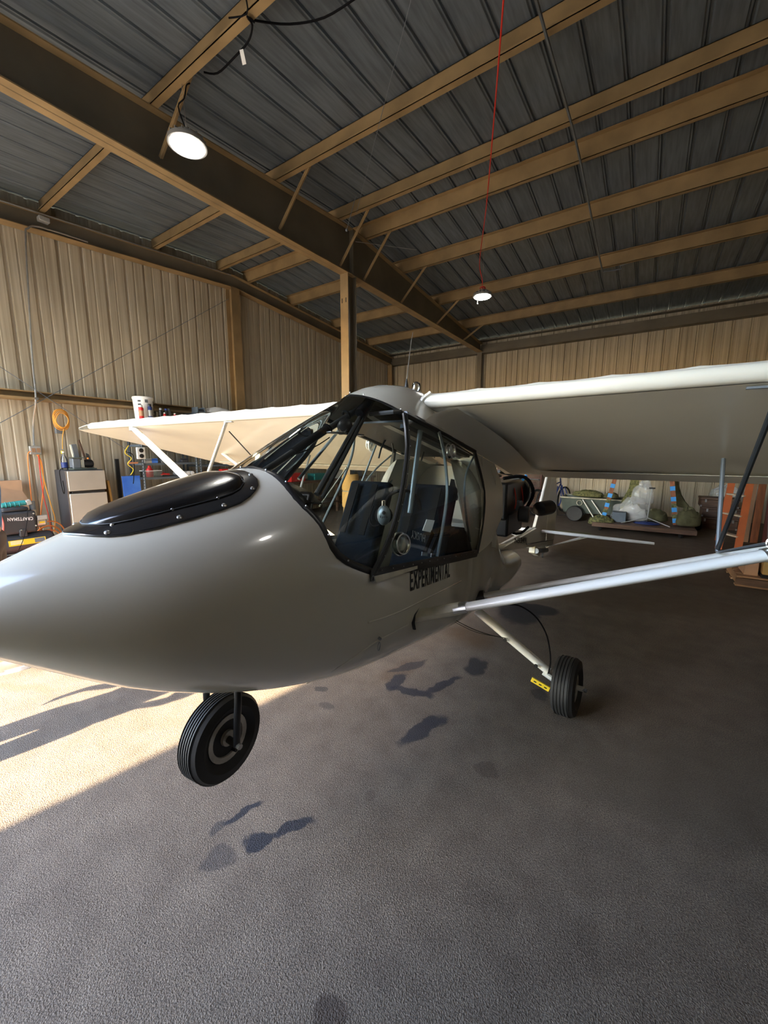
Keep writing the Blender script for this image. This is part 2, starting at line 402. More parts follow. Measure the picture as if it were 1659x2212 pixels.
wb = thing('wall_back', (-1, YB, 0), kind='structure')
wall_sheets(wb, 'wall_panel', XL, XR, 0, YB, 1, lambda x: roofz(YB)-.01, M['wall'])
wr = thing('wall_right', (XR, YR, 0), kind='structure')
wall_sheets(wr, 'wall_panel', YF, YB, 1, XR, 1, lambda y: roofz(y)-.01, M['wall'])
wf_ = thing('wall_front', (0, YF, 0), kind='structure')
DX0, DX1, DH = -7.35, -1.3, 3.66
wall_sheets(wf_, 'wall_panel', DX1, XR, 0, YF, -1, lambda x: roofz(YF)-.01, M['neigh'])  # unseen wall, its pale tone chosen to bounce fill light
P('header_panel', MB().bb((XL, YF-.04, DH), (DX1, YF, roofz(YF))), M['wall'], wf_, flat=True)
P('door_jamb', MB().bb((XL, YF-.1, 0), (DX0, YF+.05, DH)), M['tan'], wf_, flat=True)
P('door_jamb', MB().bb((DX1, YF-.1, 0), (DX1+.12, YF+.05, DH)), M['tan'], wf_, flat=True)

# girts (horizontal wall rails) and columns
def zee(a, b, h, fl, axis, side, down=1):
    """Z/C section rail between two points: web h tall, flange fl; axis 0 = runs along X"""
    mb = MB(); a = Vector(a); b = Vector(b)
    def bx(o0, o1, z0, z1):
        for_p = []
        if axis == 0: vs = [(p.x, p.y+o, p.z+z) for p in (a, b) for o, z in ((o0, z0), (o1, z0), (o1, z1), (o0, z1))]
        else: vs = [(p.x+o, p.y, p.z+z) for p in (a, b) for o, z in ((o0, z0), (o1, z0), (o1, z1), (o0, z1))]
        mb.add(vs, [(0, 1, 2, 3), (7, 6, 5, 4), (0, 4, 5, 1), (1, 5, 6, 2), (2, 6, 7, 3), (3, 7, 4, 0)])
    t = .006
    bx(0, t, 0, h); bx(0, side*fl, 0, t); bx(side*fl, side*(fl-t), 0, .022)
    bx(0, -side*fl, h-t, h)
    return mb
P('girt', MB().bb((XL, YF, 2.375), (XL+.20, YB, 2.39)).bb((XL+.01, YF, 2.27), (XL+.02, YB, 2.39)).bb((XL+.19, YF, 2.27), (XL+.2, YB, 2.30)).bb((XL, YF, 2.265), (XL+.20, YB, 2.275)), M['tan'], wl, flat=True)
P('girt', MB().bb((XL, YB-.2, 2.375), (XR, YB, 2.39)).bb((XL, YB-.2, 2.265), (XR, YB, 2.275)).bb((XL, YB-.21, 2.27), (XR, YB-.2, 2.30)), M['tan'], wb, flat=True)
def hcol(name, x, y, z1, parent, fx=.15, dy=.22, m='tan', **k):
    """I-section column: flanges face -Y and +Y"""
    t = .01
    mb = MB().bb((x-fx/2, y-dy/2, 0), (x+fx/2, y-dy/2+t, z1)).bb((x-fx/2, y+dy/2-t, 0), (x+fx/2, y+dy/2, z1)).bb((x-t/2, y-dy/2+t, 0), (x+t/2, y+dy/2-t, z1))
    return P(name, mb, M[m], parent, flat=True, **k)
def vcol(x, y, z1, parent, w_=.24, d=.2, m='tan'):
    mb = MB().bb((x, y-w_/2, 0), (x+d, y-w_/2+.01, z1)).bb((x, y+w_/2-.01, 0), (x+d, y+w_/2, z1)).bb((x+d-.01, y-w_/2, 0), (x+d, y-w_/2+.05, z1)).bb((x+d-.01, y+w_/2-.05, 0), (x+d, y+w_/2, z1)).bb((x, y-w_/2, 0), (x+.01, y+w_/2, z1))
    return P('column', mb, M[m], parent, flat=True)
mb = MB().bb((XL+.19, 5.40, 0), (XL+.2, 5.60, 4.86)).bb((XL+.02, 5.49, 0), (XL+.19, 5.51, 4.86)).bb((XL+.01, 5.40, 0), (XL+.02, 5.60, 4.86))
P('column', mb, M['tan'], wl, flat=True)
P('column', MB().bb((XL+.02, 11.45, 0), (XL+.2, 11.48, 4.4)).bb((XL+.02, 11.45, 0), (XL+.04, 11.70, 4.4)), M['tan'], wl, flat=True)
P('column', MB().bb((-4.42, YB-.22, 0), (-4.28, YB-.21, 4.40)).bb((-4.36, YB-.21, 0), (-4.34, YB-.03, 4.40)), M['dsteel'], wb, flat=True)
P('column', MB().bb((2.92, YB-.22, 0), (3.07, YB-.21, 4.40)), M['dsteel'], wb, flat=True)
# rake beam on the gable wall, eave beam on the back wall
def slope_beam(x0, x1, dz0, dz1, y0, y1):
    mb = MB(); ys = [y0, YR, y1] if y0 < YR < y1 else [y0, y1]; rows = []
    for y in ys:
        b = purz(y); rows.append([(x0, y, b+dz0), (x1, y, b+dz0), (x1, y, b+dz1), (x0, y, b+dz1)])
    mb.grid(rows, cu=True); mb.f += [(0, 1, 2, 3), tuple(len(mb.v)-4+i for i in (3, 2, 1, 0))]; return mb
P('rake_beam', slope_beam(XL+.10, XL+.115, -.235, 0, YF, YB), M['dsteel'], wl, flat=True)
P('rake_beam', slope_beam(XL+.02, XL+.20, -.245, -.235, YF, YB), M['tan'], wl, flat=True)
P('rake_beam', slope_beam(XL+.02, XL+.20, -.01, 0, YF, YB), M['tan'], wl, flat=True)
P('eave_beam', MB().bb((XL, YB-.2, 4.375), (XR, YB, 4.385)).bb((XL, YB-.2, 4.38), (XR, YB-.19, 4.50)), M['dsteel'], wb, flat=True)
P('eave_beam', MB().bb((XL, YB-.12, 4.52), (XR, YB-.02, 4.62)).bb((XL, YB-.16, 4.72), (XR, YB, 4.735)), M['dsteel'], wb, flat=True)

# ceiling: roof sheets, purlins, rafter
ce = thing('ceiling', (-1, YR, 5.3), kind='structure')
def roof_sheet(x0, y0, y1, n=3):
    rows = []
    for u, d in prof(n, True): rows.append([(x0+u, y0, roofz(y0)+d*.032), (x0+u, y1, roofz(y1)+d*.032)])
    return MB().grid(rows)
x = XL-.25
while x < XR:
    P('roof_sheet', roof_sheet(x, YF-.3, YR), M['roof'], ce, flat=True)
    P('roof_sheet', roof_sheet(x, YR, YB+.2), M['roof'], ce, flat=True); x += .915
for y, sd in ((-.55, 1), (.86, 1), (2.41, 1), (3.95, 1), (5.19, 1), (5.82, -1), (7.05, -1), (8.62, -1), (10.2, -1)):
    P('purlin', zee((XL+.05, y, purz(y)), (XR, y, purz(y)), .2, .065, 0, -1 if y < 5.5 else 1), M['tan'], ce, flat=True)
# rafter on the frame line x = -4.35 (tapered I beam)
def rafter(x):
    ys = [YF, 2.7, 5.3, 5.7, 8.5, YB-.2]; bz = [4.28, 4.33, 4.39, 4.39, 4.40, 4.41]
    ra = thing('rafter', (x, YR, 4.4), parent=ce)
    web = MB(); rows = [[(x, y, z), (x, y, purz(y)-.005)] for y, z in zip(ys, bz)]; web.grid([[(x-.004, y, z) for x_, y, z in r]+[(x+.004, r[1][1], r[1][2]), (x+.004, r[0][1], r[0][2])] for r in rows], cu=True)
    P('web', web, M['dsteel'], ra, flat=True)
    for nm, top in (('bottom_flange', 0), ('top_flange', 1)):
        f = MB(); r2 = []
        for y, z in zip(ys, bz):
            q = purz(y)-.012 if top else z
            r2.append([(x-.085, y, q), (x+.085, y, q), (x+.085, y, q+.012), (x-.085, y, q+.012)])
        f.grid(r2, cu=True); P(nm, f, M['tan'], ra, flat=True)
    P('stiffener', MB().bb((x+.004, 5.48, 4.40), (x+.085, 5.50, 5.07)), M['dsteel'], ra, flat=True)
    for y in (2.41, 3.95, 5.19, 5.82, 7.05, 8.62, 10.2):
        P('flange_brace', MB().beam((x+.03, y+.02, 4.45), (x+.62, y+.02, purz(y)+.06), .045, .008, up=(0, 1, 0)).beam((x+.03, y+.03, 4.45), (x+.62, y+.03, purz(y)+.06), .006, .04, up=(0, 1, 0)), M['tan'], ra, flat=True)
    return ra
rafter(-4.35); rafter(3.0)

# ridge column with foam padding (stands on its own)
co = thing('column', (-4.35, 5.45, 0), 'tan steel I-section column under the rafter, wrapped with foam pads', 'column', kind='structure')
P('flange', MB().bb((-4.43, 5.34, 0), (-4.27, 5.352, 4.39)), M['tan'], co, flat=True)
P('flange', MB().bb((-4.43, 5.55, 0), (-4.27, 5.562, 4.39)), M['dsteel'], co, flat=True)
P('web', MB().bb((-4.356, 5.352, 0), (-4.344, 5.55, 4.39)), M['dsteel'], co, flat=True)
P('bolt_hole', MB().bb((-4.40, 5.337, 3.95), (-4.385, 5.341, 4.02)).bb((-4.32, 5.337, 3.95), (-4.305, 5.341, 4.02)), M['ink'], co, flat=True)
for z0, z1 in ((.58, .86), (.875, 1.16)):
    P('foam_pad', MB().lathe([(.14, z0), (.15, z0+.02), (.15, z1-.02), (.14, z1)], (-4.35, 5.45, 0), n=16), M['foam'], co)
P('tie_wire', MB().torus((-4.35, 5.45, .868), (0, 0, 1), .147, .006, 20, 5), M['silver'], co)

# bracing cables on the left wall
for a, b, lb in (((XL+.215, 5.32, 4.59), (XL+.215, -.6, 0.3), 'thin steel bracing cable rising from lower left to the column top on left wall'),
                 ((XL+.22, 3.2, 1.55), (XL+.22, -.6, 4.4), 'thin steel bracing cable falling to the right behind the coiled cord')):
    mb = MB().tube([a, b], .005, 5)
    P('bracing_cable', mb, M['steel'], None, lb, 'cable')
# electrical conduit down the left wall
cw = thing('conduit', (XL+.2, 2.1, 1.6), 'galvanised electrical conduit running down the left wall to an outlet box', 'conduit')
P('pipe', MB().tube(smooth([(XL+.24, 2.9, 4.66), (XL+.24, 2.33, 4.62), (XL+.22, 2.2, 4.55), (XL+.2, 2.17, 4.45), (XL+.12, 2.15, 3.8), (XL+.12, 2.1, 2.9), (XL+.22, 2.06, 2.4), (XL+.22, 2.04, 2.2), (XL+.06, 2.03, 1.95), (XL+.05, 2.01, 1.63)], 3), .012, 7), M['alu'], cw)
P('pipe', MB().tube([(XL+.22, y, purz(y)-.03) for y in (0, 1.5, 3, 4.5, 5.4)], .012, 6), M['alu'], cw)
P('junction_box', MB().bb((XL+.19, 2.32, 4.70), (XL+.29, 2.44, 4.76)), M['silver'], cw, bevel=.006)
P('clamp', MB().bb((XL+.19, 2.035, 2.27), (XL+.25, 2.075, 2.30)), M['alu'], cw)
ob = P('outlet_box', MB().bb((XL+.02, 1.95, 1.50), (XL+.08, 2.08, 1.62)), M['silver'], cw, bevel=.006)
P('socket', MB().bb((XL+.08, 1.97, 1.53), (XL+.086, 2.01, 1.59)).bb((XL+.08, 2.025, 1.53), (XL+.086, 2.065, 1.59)), M['brownboard'], ob)
# conduit across the purlins, right of the lights
pc = P('conduit', MB().tube(smooth([(-1.05, 2.3, 4.80), (-1.0, 3.0, 4.86), (-1.0, 3.9, 4.93), (-1.0, 5.1, 5.03), (-1.0, 5.9, 5.02), (-1.0, 7.0, 4.93), (-1.0, 8.5, 4.82), (-.95, 8.66, 4.80), (-.7, 8.7, 4.80), (-.5, 8.7, 4.88), (2, 8.7, 4.90), (6, 8.7, 4.90)], 3), .013, 6), M['steel'], None, 'dark conduit crossing the purlins and turning right along the fifth purlin', 'conduit')

# added unseen hangar, blocks the sun over the right part of the door
nbg = thing('sun_blocker', (2.4, -8, 0), 'added unseen tall pale metal hangar that blocks the sun, across the taxi lane', 'sun_blocker', kind='structure')
rows = []
for u, d in prof(40): rows.append([(-3.17+u, -5.0+d*.03, -.01), (-3.17+u, -5.0+d*.03, 6.95)])
P('front_wall', MB().grid(rows), M['neigh'], nbg, flat=True)
P('side_wall', MB().bb((-3.17, -13, -.01), (-3.15, -5.0, 6.95)).bb((8.98, -13, -.01), (9.0, -5, 6.95)).bb((-3.17, -13, -.01), (9, -12.98, 6.95)), M['neigh'], nbg, flat=True)
P('roof', MB().bb((-3.17, -13, 6.93), (9.0, -4.99, 6.96)), M['roof'], nbg, flat=True)

# ================================================================ THE AIRCRAFT
# fuselage loft: station Y, top, bottom, waist height, half width, section exponent
XC = -1.19
# Y, ztop, zbot, zwaist, halfwidth, exponent
ST=[(.05,1.213,1.203,1.208,.004,2.0),(.08,1.23,1.183,1.205,.028,2.0),(.13,1.25,1.15,1.2,.062,2.0),(.2,1.285,1.09,1.185,.11,2.0),(.3,1.325,1.01,1.16,.17,2.05),(.4,1.36,.93,1.14,.227,2.1),(.5,1.395,.865,1.12,.275,2.15),(.7,1.447,.76,1.09,.34,2.2),(.92,1.492,.67,1.06,.378,2.25),(1.2,1.525,.585,1.02,.40,2.35),(1.6,1.545,.515,.97,.405,2.5),(2.0,1.55,.44,.92,.395,2.6),(2.4,1.53,.37,.86,.37,2.6),(2.8,1.40,.33,.78,.31,2.4),(3.0,1.05,.315,.64,.29,2.4),(3.2,.76,.30,.54,.27,2.4),(3.6,.62,.285,.45,.235,2.4),(4.05,.545,.29,.42,.19,2.4)]
def interp(Y):
    ys=[s[0] for s in ST]
    if Y<=ys[0]:return ST[0][1:]
    if Y>=ys[-1]:return ST[-1][1:]
    for i in range(len(ys)-1):
        if ys[i]<=Y<=ys[i+1]:break
    t=(Y-ys[i])/(ys[i+1]-ys[i]);h=ys[i+1]-ys[i]
    def tan(k,j):
        if j==0 or j==len(ys)-1: 
            a,b=(0,1) if j==0 else (j-1,j)
            return (ST[b][k]-ST[a][k])/(ys[b]-ys[a])
        # harmonic-ish average
        d0=(ST[j][k]-ST[j-1][k])/(ys[j]-ys[j-1]);d1=(ST[j+1][k]-ST[j][k])/(ys[j+1]-ys[j])
        if d0*d1<=0:return 0
        return 2*d0*d1/(d0+d1)
    o=[]
    for k in range(1,6):
        m0,m1=tan(k,i)*h,tan(k,i+1)*h;p0,p1=ST[i][k],ST[i+1][k]
        o.append((2*t**3-3*t*t+1)*p0+(t**3-2*t*t+t)*m0+(-2*t**3+3*t*t)*p1+(t**3-t*t)*m1)
    return o
def sgnp(c,e): return math.copysign(abs(c)**e,c)
def S(Y,th,off=0.):
    """th radians from top (0) over port (+X) to bottom (pi)"""
    zt,zb,zw,w,n=interp(Y)
    a=(zt-zw) if math.cos(th)>=0 else (zw-zb)
    x=(w+off)*sgnp(math.sin(th),2/n); z=zw+(a+off)*sgnp(math.cos(th),2/n)
    return (XC+x,Y,z)
def th_of_z(Y,z):
    zt,zb,zw,w,n=interp(Y); a=(zt-zw) if z>=zw else (zw-zb)
    return math.acos(max(-1,min(1,sgnp((z-zw)/a,n/2))))

def Sv(Y, th, off=0.): return Vector(S(Y, th, off))
def th_of_z(Y,z):
    zt,zb,zw,w,n=interp(Y); a=(zt-zw) if z>=zw else (zw-zb)
    return math.acos(max(-1,min(1,sgnp((z-zw)/a,n/2))))
ac = thing('airplane', (XC, 2.4, 0), 'white single-engine high-wing light airplane with black nose cover, tail resting on the floor', 'airplane')
def mir(p): return Vector((2*XC-p[0], p[1], p[2]))

# sill line of the cabin opening
SILL = [(1.13, 1.113), (1.6, 1.047), (2.2, .955)]
def sillz(Y):
    if Y <= SILL[0][0]: return SILL[0][1]
    for (a, b), (c, d) in zip(SILL, SILL[1:]):
        if Y <= c: return b+(d-b)*(Y-a)/(c-a)
    return SILL[-1][1]
D2 = math.radians
RING = [(0, .92), (21, .91), (40, .892), (55, .929), (69, .948), (76, 1.0), (82, 1.13)]      # windshield base: angle, station
def yb(th):
    t = abs(math.degrees(th))
    if t >= 82: return 1.13
    for (a, b), (c, d) in zip(RING, RING[1:]):
        if t <= c: return b+(d-b)*(t-a)/(c-a)
fu = MB()
N = 97; ths = [-PI+2*PI*i/(N-1) for i in range(N)]
us = [0, .02, .05, .09, .14, .2, .27, .34, .41, .48, .55, .62, .69, .76, .83, .9, .95, 1]
rows = [[Sv(.05+(yb(t)-.05)*u, t) for t in ths] for u in us]
fu.grid(rows)
# pointed tip cap is closed by the first ring
# rear body below the sill, both sides and the belly
nb = 28
rows = []
for i in range(33):
    Y = 1.13+(4.04-1.13)*i/32
    if Y <= 2.2: z = sillz(Y)
    elif Y < 2.62: z = .955+(min(1.5, interp(Y)[0]-.03)-.955)*min(1, (Y-2.2)/.02)
    else: z = interp(Y)[0]-.002
    ta = th_of_z(Y, z); tb = 2*PI-ta
    rows.append([Sv(Y, ta+(tb-ta)*j/(2*nb)) if True else 0 for j in range(2*nb+1)])
# S() is symmetric for theta > pi because sin changes sign
fu.grid(rows)
fu.add(rows[-1], [tuple(range(len(rows[-1])))])
fus_o = P('fuselage', fu, M['white'], ac, ang=60)
# rear cabin wall behind the doors
rb = MB(); rows = []
for i in range(7):
    Y = 2.19+.43*i/6; w_ = interp(Y)[3]
    rows.append([Vector((XC+w_*(1.0), Y, sillz(Y)-.01)), Vector((XC+.383, Y+.07, 1.12)), Vector((XC+.352, Y+.14, 1.31)), Vector((XC+.29, Y+.13, 1.553-.2*(Y-2.19)))])
rb.grid(rows); rb.grid([[mir(p) for p in r] for r in rows])
rb.add([(XC-.37, 2.62, .9), (XC+.37, 2.62, .9), (XC+.34, 2.62, 1.45), (XC-.34, 2.62, 1.45)], [(0, 1, 2, 3)])
P('rear_fairing', rb, M['fabric'], ac, ang=50)

# black cowling cover with raised bulge and screws
TO = [(.355, 0), (.362, 7), (.372, 13), (.388, 20), (.41, 26), (.44, 30), (.5, 33), (.58, 34), (.66, 34), (.72, 33), (.76, 30.5), (.79, 27.5), (.815, 24), (.835, 19), (.848, 12), (.855, 6), (.858, 0)]
TI = [(.395, 0), (.400, 6), (.412, 12), (.432, 17), (.465, 20.5), (.52, 23), (.6, 25), (.67, 26), (.72, 25.5), (.755, 23.5), (.782, 20), (.802, 15), (.814, 8), (.818, 0)]
def patch(prof_, off, steps=24, edge=None):
    mb = MB(); rows = []
    for Y, t in prof_:
        r = []
        for j in range(-steps, steps+1):
            s = j/steps; th = D2(t)*s; r.append(Sv(Y, th, off))
        rows.append(r)
    mb.grid(rows); return mb
cv = patch(TO, .006); P('nose_cover', cv, M['cowl'], ac)
rimv = MB(); pts = [Sv(Y, D2(t), .003) for Y, t in TO]+[Sv(Y, -D2(t), .003) for Y, t in reversed(TO[1:-1])]
rimv.tube(pts, .003, 6, closed=True); P('cover_edge', rimv, M['cowl'], ac)
bl = MB(); rows = []
for i, (Y, t) in enumerate(TI):
    r = []
    e = min(1, min(Y-TI[0][0], TI[-1][0]-Y)/.05)
    for j in range(-16, 17):
        s = j/16; q = min(1, (1-abs(s))/.22); h = .006+.016*math.sin(min(1, q)*PI/2)*math.sin(min(1, e)*PI/2)
        r.append(Sv(Y, D2(t)*s, h))
    rows.append(r)
bl.grid(rows); P('nose_bulge', bl, M['cowl'], ac, ang=80)
pts = [Sv(Y, D2(t), .008) for Y, t in TI]+[Sv(Y, -D2(t), .008) for Y, t in reversed(TI[1:-1])]
P('bulge_seam', MB().tube(pts, .0022, 5, closed=True), M['rubber'], ac)
def screw(Y, t, r):
    p = Sv(Y, D2(t), .004); e = .01; n = (Sv(Y, D2(t), .02)-Sv(Y, D2(t), 0)).normalized()
    P('screw', MB().lathe([(r, 0), (r, .003), (r*.6, .0055), (.001, .006)], p, n, 12), M['alu'], ac)
for Y, t in ((.412, 23), (.558, 31), (.675, 32), (.789, 26), (.842, 13)):
    for s in (1, -1): screw(Y, t*s, .0075)
for Y, t in ((.431, 17.5), (.558, 23.5), (.677, 25.5), (.789, 18.5)):
    for s in (1, -1): screw(Y, t*s+0, .005)

# windshield
B0 = [(-1.19, .92, 1.494), (-1.04, .91, 1.467), (-.936, .895, 1.397), (-.872, .93, 1.322), (-.831, .95, 1.235), (-.812, 1.0, 1.183), (-.797, 1.13, 1.115)]
T0 = [(-1.19, 1.498, 1.813), (-1.13, 1.537, 1.805), (-1.08, 1.56, 1.789), (-1.04, 1.578, 1.769), (-1.0, 1.592, 1.747), (-.97, 1.592, 1.734), (-.94, 1.58, 1.722)]
F0 = [(-.797, 1.13, 1.115), (-.80, 1.233, 1.21), (-.815, 1.33, 1.322), (-.85, 1.434, 1.445), (-.90, 1.544, 1.582), (-.94, 1.58, 1.72)]
def resample(pts, n):
    q = smooth(pts, 8); L = [0]
    for a, b in zip(q, q[1:]): L.append(L[-1]+(b-a).length)
    o = []
    for i in range(n):
        t = L[-1]*i/(n-1); k = 0
        while k < len(L)-2 and L[k+1] < t: k += 1
        f = (t-L[k])/max(1e-9, L[k+1]-L[k]); o.append(q[k].lerp(q[k+1], f))
    return o
nu, nv = 19, 11
Bc = resample(B0, nu); Tc = resample(T0, nu); Fc = resample(F0, nv)
rows = []
for j in range(nv):
    v = j/(nv-1); r = []
    for i in range(nu):
        u = i/(nu-1); p = Bc[i].lerp(Tc[i], v)
        st = Bc[-1].lerp(Tc[-1], v); d = Fc[j]-st
        p = p+d*(u**1.6)+Vector((0, -.012, .014))*math.sin(PI*v)*(1-u)
        r.append(p)
    rows.append([mir(p) for p in reversed(r[1:])]+r)
ws = MB().grid(rows); P('windshield', ws, M['glass'], ac, ang=80)
base = [mir(p) for p in reversed(Bc[1:])]+Bc; arc = [mir(p) for p in reversed(Tc[1:])]+Tc
P('windshield_trim', MB().tube(base, .013, 6, flat=.35, axis=(0, 1, 0)), M['black'], ac)
P('windshield_trim', MB().tube(arc, .011, 6, flat=.4), M['black'], ac)
for k in range(2, len(base)-2, 3): P('rivet', MB().ball(base[k]+Vector((.012 if base[k].x > XC else -.012, -.003, .004)), .0035, 6, 4), M['alu'], ac)
for k in range(2, len(arc)-2, 4): P('rivet', MB().ball(arc[k]+Vector((0, -.004, .010)), .0035, 6, 4), M['alu'], ac)

# side doors: glass, tube frame
R0 = [(-.805, 2.205, .953), (-.81, 2.293, 1.12), (-.84, 2.38, 1.31), (-.90, 2.355, 1.553)]
Rc = resample(R0, nv)
def door_pt(u, j):
    v = j/(nv-1); p = Fc[j].lerp(Rc[j], u); return p+Vector((.022*math.sin(PI*u)*math.sin(PI*v), 0, 0))
for sd in (1, -1):
    f_ = (lambda p: p) if sd == 1 else mir
    dr = thing('cabin_door', (XC+.4*sd, 1.7, 1.0), parent=ac)
    P('door_glass', MB().grid([[f_(door_pt(i/12, j)) for i in range(13)] for j in range(nv)]), M['glass'], dr, ang=80)
    P('door_frame', MB().tube([f_(p) for p in Fc], .012, 7), M['black'], dr)
    P('door_frame', MB().tube([f_(p+Vector((.004, -.022, 0))) for p in Fc], .007, 6), M['tubeb'], ac)
    P('door_frame', MB().tube([f_(p) for p in Rc], .010, 7), M['black'], dr)
    P('top_rail', MB().tube([f_(Vector((-.94, 1.58, 1.72))), f_(Vector((-.92, 1.97, 1.64))), f_(Vector((-.90, 2.355, 1.553)))], .014, 7), M['black'], dr)
    P('mid_tube', MB().tube([f_(p) for p in smooth([(-0.915, 1.881, 1.654), (-0.885, 1.891, 1.529), (-0.840, 1.838, 1.354), (-0.815, 1.750, 1.203), (-0.800, 1.655, 1.055)], 4)], .008, 7), M['tubeg'], dr)
    P('rear_tube', MB().tube([f_(p) for p in smooth([(-0.890, 2.323, 1.525), (-0.870, 2.164, 1.434), (-0.840, 2.066, 1.323), (-0.820, 2.062, 1.181), (-0.810, 2.105, 1.042)], 4)], .006, 6), M['tubeg'], dr)
    sp = [f_(Vector((XC+interp(Y)[3]+.004, Y, sillz(Y)))) for Y in (1.10, 1.3, 1.6, 1.9, 2.2)]
    P('sill_strip', MB().tube(sp, .022, 4, flat=.18, axis=(0, 0, 1)), M['black'], ac)
    for k in range(14):
        Y = 1.16+k*.075; P('rivet', MB().ball(f_(Vector((XC+interp(Y)[3]+.009, Y, sillz(Y)+.010))), .0028, 5, 4), M['alu'], ac)
    for j in range(1, 10): P('rivet', MB().ball(f_(Fc[j]+Vector((.013, -.004, 0))), .003, 5, 4), M['alu'], dr)
P('sill_fairing', MB().poly([(-0.788, 1.112, 1.107), (-0.786, 1.126, 1.081), (-0.782, 1.423, 1.059), (-0.782, 1.423, 1.072)], .004, (1, 0, 0)), M['cuff'], ac)
P('latch_wire', MB().torus((-0.780, 1.100, 1.103), (1, .2, 0), .011, .0012, 12, 4), M['steel'], ac)
# round snap vents in the side windows
for nm, pt, nrm, r in (('vent_ring', (-0.800, 1.311, 1.186), (1, -.15, .12), .046), ('vent_ring', (-0.880, 1.936, 1.552), (1, 0, .1), .04),
                       ('vent_ring', (-1.585, 1.981, 1.043), (-1, -.25, 0), .062), ('vent_ring', (-1.500, 2.114, 1.602), (-1, -.1, .15), .052)):
    pt = Vector(pt); nn = Vector(nrm).normalized(); mb = MB(); mb.torus(pt, nn, r, .004, 24, 6).torus(pt+nn*.022, nn, r*.86, .003, 24, 6)
    P(nm, mb, M['whitemetal'] if r > .05 else M['alu'], ac)
    P('vent_cup', MB().lathe([(r, 0), (r*.98, .008), (r*.86, .022), (r*.2, .024)], pt, nn, 24), M['ring'], ac)

# gap cover (dome) between the wings
rows = []
ZC = [1.815, 1.858, 1.888, 1.902, 1.900, 1.880, 1.85, 1.81, 1.765, 1.72, 1.675, 1.63, 1.58, 1.53, 1.48]
for i in range(15):
    t = i/14; Y = 1.485+1.7*t; zc = ZC[i]; zs = 1.722-.2*max(0, Y-1.58)*.95; r = []
    hw = .25+.035*min(1, t*5)
    for j in range(-12, 13):
        s = j/12; q = 1-abs(s)**(1.8+.7*min(1, t*4))
        r.append(Vector((XC+hw*s, Y+.105*abs(s)**.8*(1-t)**6, zs+(zc-zs)*q)))
    rows.append(r)
P('gap_cover', MB().grid(rows), M['white'], ac, ang=80)

# wings
LEY, LEZ, TEY, TEZ = 1.885, 1.803, 3.38, 1.375
RIB = .285; LROOT = .18; LTIP = 4.28
def wing(sd):
    X = lambda l: XC+sd*l
    wg = thing('wing', X(.3) if False else (XC+sd*.3, LEY, LEZ), parent=ac)
    lats = []; l = LROOT
    nper = 6
    total = int((3.95-LROOT)/RIB)
    for i in range(total+1):
        for k in range(nper): lats.append(LROOT+(i+k/nper)*RIB)
    lats = [x_ for x_ in lats if x_ < 3.78]+[3.78, 3.9, 4.0, 4.1, 4.2, 4.26, 4.28]
    ss = [0, .008, .02, .045, .08, .13, .2, .3, .4, .5, .6, .7, .8, .9, 1.0]
    up = []; lo = []
    for l in lats:
        if l <= 3.78: te = 1.0
        else: te = max(.04, 1-(l-3.78)/.5*.96)
        ph = ((l-LROOT)/RIB) % 1.0; sag = (1-abs(2*ph-1)**1.0)
        sag = math.sin(ph*PI)
        du = .012 if l > LROOT+.1 else .012
        ru = []; rl = []
        dih = (.011 if sd > 0 else .004)*l
        tipz = .0 if l < 3.6 else -.02*((l-3.6)/.68)**2
        tf = 1 if l < 3.7 else max(.25, 1-((l-3.7)/.58)**2*.75)
        for s in ss:
            c = s*te; y = LEY+(TEY-LEY)*c; zc = LEZ+(TEZ-LEZ)*c+dih+tipz
            th = .115*tf*(math.sqrt(max(0, s))*1.6*(1-s)*(1.0)) if s < 1 else 0
            th = tf*(.0+.21*math.sqrt(s)*(1-s)**.9)
            th = max(th, 0)
            ru.append(Vector((X(l), y, zc+.030*tf*(1-s)+th-sag*.026*min(1, s/.05)*(1-s)*tf)))
            rl.append(Vector((X(l), y, zc-.033*tf*(1-s)-.012*s)))
        up.append(ru); lo.append(rl)
    mb = MB(); mb.grid(up); mb.grid(lo)
    mb.grid([up[-1], lo[-1]]); mb.grid([up[0], lo[0]])
    mb.grid([[r[-1] for r in up], [r[-1] for r in lo]])
    P('wing_skin', mb, M['fabric'], wg, ang=50)
    # leading edge roll
    le = [Vector((X(l), LEY+(.0 if l < 3.9 else .25*((l-3.9)/.38)**2), LEZ+(.011 if sd > 0 else .004)*l+.002)) for l in [LROOT, 1, 2, 3, 3.6, 3.9, 4.05, 4.18, 4.28]]
    P('leading_edge', MB().tube(le, [.034]*6+[.030, .024, .013], 14), M['fabric'], wg, ang=80)
    P('trailing_edge', MB().tube([Vector((X(.5), TEY, TEZ-.006)), Vector((X(3.78), TEY, TEZ+.01))], .012, 6), M['fabric'], wg)
    # underside aileron line
    P('aileron_strip', MB().add([Vector((X(.5), 3.20, 1.403)), Vector((X(3.6), 3.20, 1.414)), Vector((X(3.6), 3.36, 1.362)), Vector((X(.5), 3.36, 1.352))], [(0, 1, 2, 3)]), M['fabric'], wg, flat=True, solid=.004)
    return wg
wing(1); wing(-1)
P('root_fillet', MB().tube(smooth([(XC+.23, 1.87, 1.85), (XC+.19, 1.85, 1.81), (XC+.19, 1.86, 1.77), (XC+.25, 1.95, 1.74)], 4), .012, 6), M['fabric'], ac)
